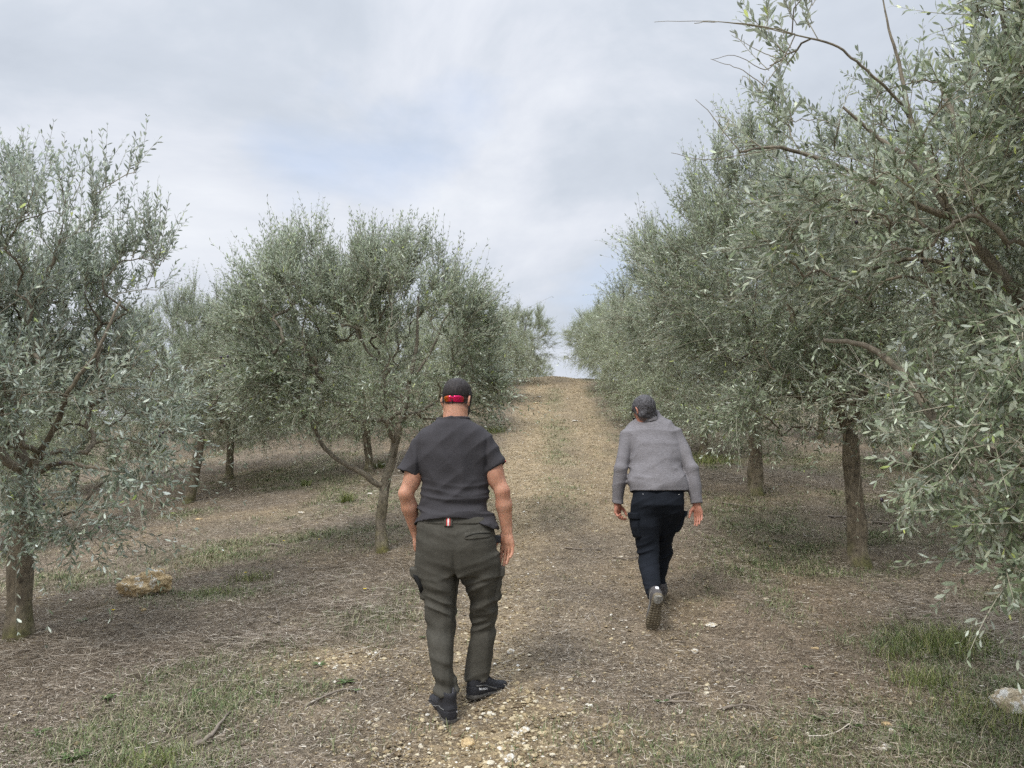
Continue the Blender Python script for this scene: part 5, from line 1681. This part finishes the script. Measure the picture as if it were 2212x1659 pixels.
# trousers
def trou2(p):
    L1_ = loft(p, OL, 2.1, .006); R1_ = loft(p, ORr, 2.1, .006)
    d = smin(loft(p, OH, 2.2, .02), np.minimum(L1_, R1_), .035)
    z_ = p[:, 2]; x_ = p[:, 0]
    ks = np.exp(-((z_ - P(0, 1200, Yo)[2]) / .09) ** 2)
    dg = np.stack([x_, p[:, 1], z_ - .4 * x_], 1)
    f = (.002 + .010 * ks) * wr(dg, (5, 5, 22), 61) + .004 * wr(dg, (7, 7, 10), 63)
    an = np.exp(-((z_ - P(0, 1262, Yo - .2)[2]) / .03) ** 2)
    return d - f - .004 * an * wr(p, (8, 8, 30), 65)
V, Q = surface(trou2, (.70, Yo - .36, min(OL[-1][0], ORr[-1][0]) - .03), (1.5, Yo + .36, OH[0][0] + .03), .0055)
M['blacktrou'] = cloth_mat('blue_black_twill', (.0085, .0105, .0145), (.014, .0165, .022), heather=.15)
t2 = part('trousers', V, [Q], M['blacktrou'], old)
for (c, od, w, h) in ((P(1372, 1136, Yo - .02), nrm(np.array([-1., -.7, 0])), .13, .17), (P(1468, 1128, Yo + .05), nrm(np.array([1., -.25, 0])), .13, .15)):
    v, f = patch(trou2, c, nrm(np.cross(U, od)), U, -od, rrect(w, h, .016), .018, .012)
    o = part('cargo_pocket', v, f, M['blacktrou'], t2)
    v, f = patch(trou2, c + U * (h / 2 - .012), nrm(np.cross(U, od)), U, -od, rrect(w + .012, .045, .006), .028, .01)
    part('pocket_flap', v, f, M['blacktrou'], o)
v, f = patch(trou2, P(1377, 1118, Yo - .09), Rr, U, Dn, rrect(.03, .022, .006), .012); part('pocket_flap', v, f, M['blacktrou'], t2)
M['stud'] = plain_mat('steel_rivet', (.6, .6, .6), .3, .9)
for a, b_ in ((1395, 1068), (1474, 1069)):
    c = march(trou2, np.array([P(a, b_, Yo - .2)]), Dn, 40, .0)[0]
    v = IV * .0045 + c; part('rivet', v, [IF], M['stud'], t2)
# ribbed ankle cuff
S = OL[-1]
cf = [np.array([S[1], S[2] + .012, S[0] + .035]), np.array([S[1], S[2], S[0]]), np.array([S[1] + .004, S[2] - .008, S[0] - .02])]
v, q, t = tube(spline(cf, 10), [.052, .050, .046, .043, .042, .042, .042, .042, .041, .040], 20); part('ankle_cuff', v, [q, t], M['blacktrou'], t2)
# shoes: the left one pushes off its toe, sole towards us
M['shoe2'] = plain_mat('grey_brown_shoe', (.075, .068, .066), .75, bscale=300, bst=.4)
M['sole2'] = plain_mat('muddy_rubber_sole', (.15, .125, .085), .9, bscale=35, bst=.7)
M['trim2'] = plain_mat('pale_grey_trim', (.30, .29, .26), .75, bscale=80)
toe = G(1409, 1363)
fw = nrm(np.array([-.12, .42, -.90])); upv = nrm(np.array([.0, .9, .42]))
ln2 = .275
heel = toe - fw * ln2 * .93 + np.array([0, -.0, .014])
mats2 = [M['shoe2'], M['sole2'], M['tongue'], M['trim2'], M['letter']]
build_shoe(old, 'muddy grey shoe standing on its toe with the sole showing', heel, fw, upv, mats2, ln2, ank=.095)
hl2, R2_ = shoe_frame(heel, fw, upv)
f_up2, _, f_s2 = shoe_fns(hl2, R2_, ln2, .095)
c0 = hl2 + R2_ @ np.array([0, -.05, .072])
v, f = patch(f_up2, c0, R2_[:, 0], R2_[:, 2], R2_[:, 1], rrect(.022, .024, .004), .004); part('heel_tab', v, f, M['letter'], old)
v, f = patch(f_s2, hl2 + R2_ @ np.array([0, .035, -.05]), R2_[:, 0], R2_[:, 1], R2_[:, 2], rrect(.058, .062, .02), .004); part('heel_pad', v, f, M['trim2'], old)
an = hl2 + R2_ @ np.array([0, .052, .085])
top = np.array([S[1], S[2], S[0] + .02])
v, q, t = tube(spline([an, an * .5 + top * .5 + [0, -.005, 0], top], 8), .034, 16); part('sock', v, [q, t], M['tongue'], old)
hr2 = np.array([P(1429, 1296, Yo + .18)[0], Yo + .17, 0]); hr2[2] = float(gz(hr2[0], hr2[1] + .1)) + .012
build_shoe(old, 'forward grey shoe planted flat, mostly hidden by the rear leg', hr2, (.22, 1, .13), (0, -.13, 1), mats2, ln2, ank=.095)
S = ORr[-1]; top = np.array([S[1], S[2], S[0] + .02]); an = hr2 + np.array([.012, .06, .08])
v, q, t = tube(spline([an, (an + top) / 2, top], 8), .036, 16); part('sock', v, [q, t], M['tongue'], old)
# wrap sunglasses, left side in view
g2 = thing('sunglasses', HO + Ro @ (np.array([-.06, .09, .0]) * so), 'black wrap sunglasses on the face of the grey haired man', 'sunglasses')
def q2(x, y, z): return HO + Ro @ (np.array([x, y, z]) * so)
for sx in (-1, 1):
    arc = [q2(sx * a, b_, c) for a, b_, c in ((.010, .118, .004), (.035, .116, .006), (.062, .098, .006), (.076, .072, .004))]
    lower = [q2(sx * a, b_, c) for a, b_, c in ((.012, .116, -.022), (.035, .113, -.036), (.062, .096, -.032), (.075, .072, -.012))]
    A_ = spline(arc, 12); B_ = spline(lower, 12)
    rows = [A_ * (1 - t) + B_ * t + (Ro[:, 1] * .004 * math.sin(t * math.pi)) for t in np.linspace(0, 1, 6)]
    Vv = np.vstack(rows); inn = Vv - Ro[:, 1] * .003
    i = (np.arange(5)[:, None] * 12 + np.arange(11)[None]).ravel()
    F1 = np.stack([i, i + 1, i + 13, i + 12], 1)
    part('lens', np.vstack([Vv, inn]), [F1, F1[:, ::-1] + len(Vv)], M['frame'], g2)
    v, q, t = tube(spline([q2(sx * .074, .078, .004), q2(sx * .083, .04, .008), q2(sx * .085, .0, .010), q2(sx * .082, -.03, .004)], 12), .0035, 6); part('temple', v, [q, t], M['frame'], g2)
v, q, t = tube([q2(-.012, .118, .002), q2(0, .121, .004), q2(.012, .118, .002)], .003, 6); part('bridge', v, [q, t], M['frame'], g2)
# ================================================================== rocks, stones, sticks, weeds
def rock(name, c, size, seed, mat, label, cat='rock', group=None, sub=3, flat=1.0, rough=.35):
    v = IV.copy(); f = IF.copy()
    for _ in range(sub):
        mid = {}; nf = []; vl = list(v)
        def gm(a, b):
            k = (min(a, b), max(a, b))
            if k not in mid:
                m_ = vl[a] + vl[b]; vl.append(m_ / np.linalg.norm(m_)); mid[k] = len(vl) - 1
            return mid[k]
        for a, b, c_ in f:
            x, y, z = gm(a, b), gm(b, c_), gm(c_, a)
            nf += [(a, x, z), (b, y, x), (c_, z, y), (x, y, z)]
        v = np.array(vl); f = np.array(nf)
    rg = np.random.RandomState(seed)
    # facets: clip by random planes
    for _ in range(11):
        n_ = nrm(rg.randn(3)); h_ = .62 + .3 * rg.rand()
        dd = v @ n_ - h_; v = v - np.clip(dd, 0, None)[:, None] * n_ * .85
    v = v * (1 + rough * (vn3(v.astype(np.float32), (3, 3, 3), seed) - .5) + rough * .45 * (vn3(v.astype(np.float32), (8, 8, 8), seed + 2) - .5) + rough * .2 * (vn3(v.astype(np.float32), (20, 20, 20), seed + 4) - .5))[:, None]
    v = v * np.array(size) * .5
    a = rg.rand() * .6 - .3
    v = np.stack([v[:, 0] * math.cos(a) - v[:, 1] * math.sin(a), v[:, 0] * math.sin(a) + v[:, 1] * math.cos(a), v[:, 2]], 1)
    return solo(name, v + c + [0, 0, size[2] * (.34 if name == 'boulder' else .20)], [f], mat, c, label, cat, group, smooth=sub > 2)

def rock_mat(name, c1, c2, white, amt=.62):
    m, nt, b, out = new_mat(name)
    n = noise(nt, 9, 6, .65); n2 = noise(nt, 14, 5, .7, dist=.6); n3 = noise(nt, 60, 4, .6)
    c = ramp(nt, [(.3, c1), (.65, c2)], n.outputs[0]).outputs[0]
    c = mixc(nt, ramp(nt, [(amt - .05, 0), (amt, 1)], n2.outputs[0]).outputs[0], c, white)
    c = mixc(nt, 1.0, c, ramp(nt, [(.3, .72), (.7, 1.15)], n3.outputs[0]).outputs[0], 'MULTIPLY')
    nt.links.new(c, b.inputs['Base Color']); b.inputs['Roughness'].default_value = .9
    ad = N(nt, 'ShaderNodeMath', operation='ADD'); nt.links.new(n.outputs[0], ad.inputs[0]); nt.links.new(n3.outputs[0], ad.inputs[1])
    bump(nt, b, ad.outputs[0], .8, .02)
    return m
M['ochre'] = rock_mat('ochre_limestone', (.45, .31, .15), (.66, .50, .28), (.78, .72, .60), .61)
M['paler'] = rock_mat('pale_limestone', (.40, .31, .19), (.58, .50, .36), (.74, .71, .64), .52)
c = G(312, 1285)
rock('boulder', c, (.45, .33, .25), 3, M['ochre'], 'ochre boulder with white streaks lying between the leftmost tree and the forked olive', sub=4, rough=.5)
c = G(2195, 1535)
rock('rock', c, (.20, .18, .14), 8, M['paler'], 'creamy white broken rock in the grass at the lower right edge', sub=3)
ST = 'flat pale stones on the track'
slist = [(1157, 872, .22, .06, 'large pale flat stone on the upper left wheel track'), (1163, 858, .20, .05, 'smaller pale slab just above the large flat stone up the track'), (1240, 910, .24, .05, 'long pale slab in the middle of the track above the walkers'),
         (1342, 920, .13, .07, 'pale round stone beside the left shoulder of the man in the sweater'), (1185, 800, .30, .05, 'pale streak of bare stone at the top of the track'),
         (1103, 1410, .055, .03, 'yellow stone right of the knees of the younger man'), (1535, 1352, .085, .03, 'flat yellowish stone right of the raised shoe of the stooping man'),
         (1655, 1295, .05, .02, 'small pale stone in the brown soil right of the path'), (1010, 1610, .07, .04, 'yellow fist sized stone on the gravel below the left shoe'),
         (1340, 1175 + 30, .05, .03, 'pale pebble left of the striding man in black trousers'), (1133, 1582, .06, .03, 'flat cream stone with a grey one beside it, near the bottom of the track'),
         (1112, 1590, .05, .03, 'grey white angular stone beside a tuft at the bottom of the track'), (1916, 1568, .05, .03, 'pale stone in the dirt at lower right, upper of a pair'),
         (1925, 1585, .045, .03, 'brown egg shaped stone at lower right, lower of a pair'), (1913, 1620, .06, .03, 'split pale stone near the bottom right'),
         (1100, 1645, .06, .04, 'pale stone cut by the bottom edge under the track'), (310, 1320, .045, .03, 'small cream stone below the ochre boulder'),
         (695, 1262, .07, .02, 'flat buff stone in dry grass left of the forked olive'), (945, 1262, .05, .03, 'white pebble by the left thigh of the younger man'),
         (497, 1298, .04, .02, 'pebble in front of the ochre boulder'), (430, 1123, .10, .04, 'pale stone at the foot of the leaning thin trunk'),
         (650, 1108, .12, .03, 'thin white slab on the bare strip left of the forked olive'), (800, 1067, .11, .03, 'flat stone by the upright grass tuft'),
         (865, 1018, .10, .04, 'orange tinted stone behind the forked olive'), (1760, 1402, .05, .02, 'small flat stone in the dark litter left of the mossy trunk'),
         (1500, 1410, .05, .03, 'pale stone in the middle of the brown soil'), (600, 1420, .04, .02, 'tiny white stone among dry stems at left')]
for i, (px, py, sz, hh, lb) in enumerate(slist):
    c = G(px, py)
    rock('stone', c, (sz, sz * .8, hh), 20 + i, M['paler'] if i % 4 else M['ochre'], lb, 'stone', ST, sub=2, rough=.4)

# fallen branches
M['deadwood'] = island_mat('dead_wood', [(0, (.13, .10, .075)), (.5, (.21, .175, .14)), (1, (.30, .26, .21))], .85, .2, 60)
SB = 'fallen branches on the ground'
def ground_stick(pts, r, label, lift=.012):
    w = np.array([G(a, b_) for a, b_ in pts]); c = spline(w, 16)
    c[:, 2] = np.array([float(gz(a, b_)) for a, b_ in c[:, :2]]) + r + lift * np.sin(np.linspace(0, 3.14, 16))
    c += R.randn(16, 3) * r * .18
    v, q, t = tube(c, np.linspace(r, r * .45, 16) * (1 + .12 * R.randn(16)), 8)
    solo('fallen_branch', v, [q, t], M['deadwood'], c[0], label, 'branch', SB)
for pts, r, lb in [([(420, 1618), (455, 1600), (478, 1570), (493, 1545)], .012, 'thick curved fallen branch at the lower left'),
                   ([(655, 1530), (720, 1505), (770, 1490)], .008, 'thin straight stick on the litter left of the walkers feet'),
                   ([(1325, 1206), (1360, 1212), (1395, 1195)], .008, 'crooked stick left of the knees of the man in the sweater'),
                   ([(1790, 1118), (1830, 1122), (1850, 1126)], .014, 'pale branch lying behind the stout mossy trunk, left half'),
                   ([(1885, 1130), (1915, 1135), (1940, 1137)], .012, 'brown stick lying right of the stout mossy trunk'),
                   ([(575, 1178), (600, 1182), (625, 1186)], .010, 'short dark stick in the green patch left of the forked olive'),
                   ([(1090, 1690), (1440, 1510), (1500, 1503)][1:], .009, 'dark short stick right of the older mans path'),
                   ([(1560, 1536), (1600, 1532), (1640, 1534)], .008, 'thin stick crossing the brown soil at lower right'),
                   ([(1440, 1530 - 10), (1480, 1525), (1510, 1524)], .008, 'bent dark twig between the walkers and the lower right grass'),
                   ([(1560, 1088), (1600, 1096), (1650, 1098)], .010, 'dark forked stick below the knobbly trunk'),
                   ([(1280, 1325), (1290, 1345), (1300, 1370)], .005, 'slender curved twig between the two men'),
                   ([(595, 1305), (600, 1350), (575, 1335)], .007, 'broken upright twig in the dry grass patch'),
                   ([(1220, 1185), (1265, 1190), (1300, 1189)], .008, 'dark stick lying across the track left of the stooping man')]:
    ground_stick(pts, r, lb)

# weeds
M['weed'] = island_mat('weed_leaf', [(0, (.05, .085, .025)), (.5, (.08, .125, .038)), (1, (.12, .165, .06))], .5, .4)
def weed(px, py, n, L_, W_, label, up=.35):
    c = G(px, py); L_ *= .62; W_ *= .62; az = R.rand(n) * 6.28 + np.arange(n) * 2.4
    rows = []
    fs = []; vs = []
    for i in range(n):
        d = np.array([math.cos(az[i]), math.sin(az[i]), 0]); s_ = np.array([-d[1], d[0], 0]); l = L_ * (.6 + .5 * R.rand()); e = up * (.5 + R.rand())
        pv = []
        for t, w in ((0, .25), (.25, .6), (.5, 1), (.75, .85), (1, .05)):
            p_ = c + d * l * t * .9 + np.array([0, 0, l * (e * t - .5 * e * t * t) + .006])
            pv += [p_ - s_ * W_ * w * .5 + [0, 0, W_ * .12 * w], p_ + [0, 0, 0], p_ + s_ * W_ * w * .5 + [0, 0, W_ * .12 * w]]
        o = len(vs) * 15; vs.append(np.array(pv))
        for k in range(4):
            a = o + k * 3
            fs += [(a, a + 1, a + 4, a + 3), (a + 1, a + 2, a + 5, a + 4)]
    solo('weed', np.vstack(vs), [np.array(fs)], M['weed'], c, label, 'weed', 'broad leaved weeds on the orchard floor')
for a in [(232, 1512, 16, .085, .026, 'bright green rosette weed in the dry litter at lower left'), (1757, 1520, 9, .08, .03, 'flat green rosette weed on bare soil at lower right'),
          (1775, 1558, 10, .10, .022, 'pointed leaf weed below the flat rosette at lower right'), (1840, 1570, 10, .10, .026, 'green weed left of the split pale stone'),
          (1975, 1580, 12, .11, .022, 'grey green spreading weed by the pale rock at lower right'), (175, 1345, 12, .12, .035, 'dark broad leaved weed with a yellow flower below the boulder'),
          (745, 1478, 14, .10, .03, 'low weed patch on the litter left of the younger mans shins'), (690, 1440, 12, .10, .02, 'green weed left of the gravel patch'),
          (430, 1500, 12, .09, .03, 'pale green weed in the litter at the lower left'), (770, 1495, 9, .06, .02, 'small green weed beside the long thin stick'),
          (915, 1380, 14, .06, .012, 'small grass like weed beside the left calf of the younger man'), (1430, 1520, 12, .08, .014, 'spiky green weed right of the turned shoe'),
          (80, 1590, 14, .12, .016, 'yellow green spiky weed at the bottom left corner'), (160, 1640, 16, .12, .03, 'lush green weed on the bottom left edge'), (1540, 1350, 8, .05, .02, 'tiny green weed on the soil by the flat yellowish stone'),
          (1745, 1415 + 30, 9, .07, .02, 'small weed on bare soil left of the mossy trunk'), (1190, 1185 - 110, 12, .09, .014, 'small weed in the middle of the track between the men')]:
    weed(*a)

# yellow flowers
M['petal'] = plain_mat('yellow_petal', (.85, .62, .02), .6)
def flower(px, py, label):
    c = G(px, py); h = .05 + .04 * R.rand(); s_ = .012 + .0006 * c[1]
    t = thing('wild_flower', c, label, 'flower', 'yellow wild flowers')
    top = c + [R.randn() * .01, R.randn() * .01, h]
    v, q, tt = tube(spline([c, (c + top) / 2 + [.004, 0, 0], top], 6), .0014, 5); part('stem', v, [q, tt], M['weed'], t)
    n = 9; vs = []; fs = []
    for i in range(n):
        a = 6.283 * i / n; d = np.array([math.cos(a), math.sin(a) * .9, .35]); e = np.array([-math.sin(a), math.cos(a), 0])
        vs += [top, top + d * s_ * .6 - e * s_ * .28, top + d * s_ * 1.1, top + d * s_ * .6 + e * s_ * .28]; fs.append((4 * i, 4 * i + 1, 4 * i + 2, 4 * i + 3))
    part('petals', np.array(vs), [np.array(fs)], M['petal'], t, smooth=False)
for px, py, lb in [(240, 1343, 'yellow flower on the dark weed below the ochre boulder'), (612, 1180, 'yellow flower on the green patch left of the forked olive, brightest there'), (682, 1182, 'small yellow flower between the green patch and the forked trunk'),
                   (528, 1256, 'yellow flower right of the ochre boulder'), (790, 1288, 'yellow flower in dark grass below the forked trunk'), (1663, 1200, 'yellow flower left of the stout mossy trunk'),
                   (1710, 1062, 'lone yellow flower behind the mossy trunk, upper of two'), (1709, 1050, 'second yellow flower directly behind the upper one near the knobbly trunk'), (500, 1037, 'faint yellow flower right of the leaning thin trunk')]:
    flower(px, py, lb)
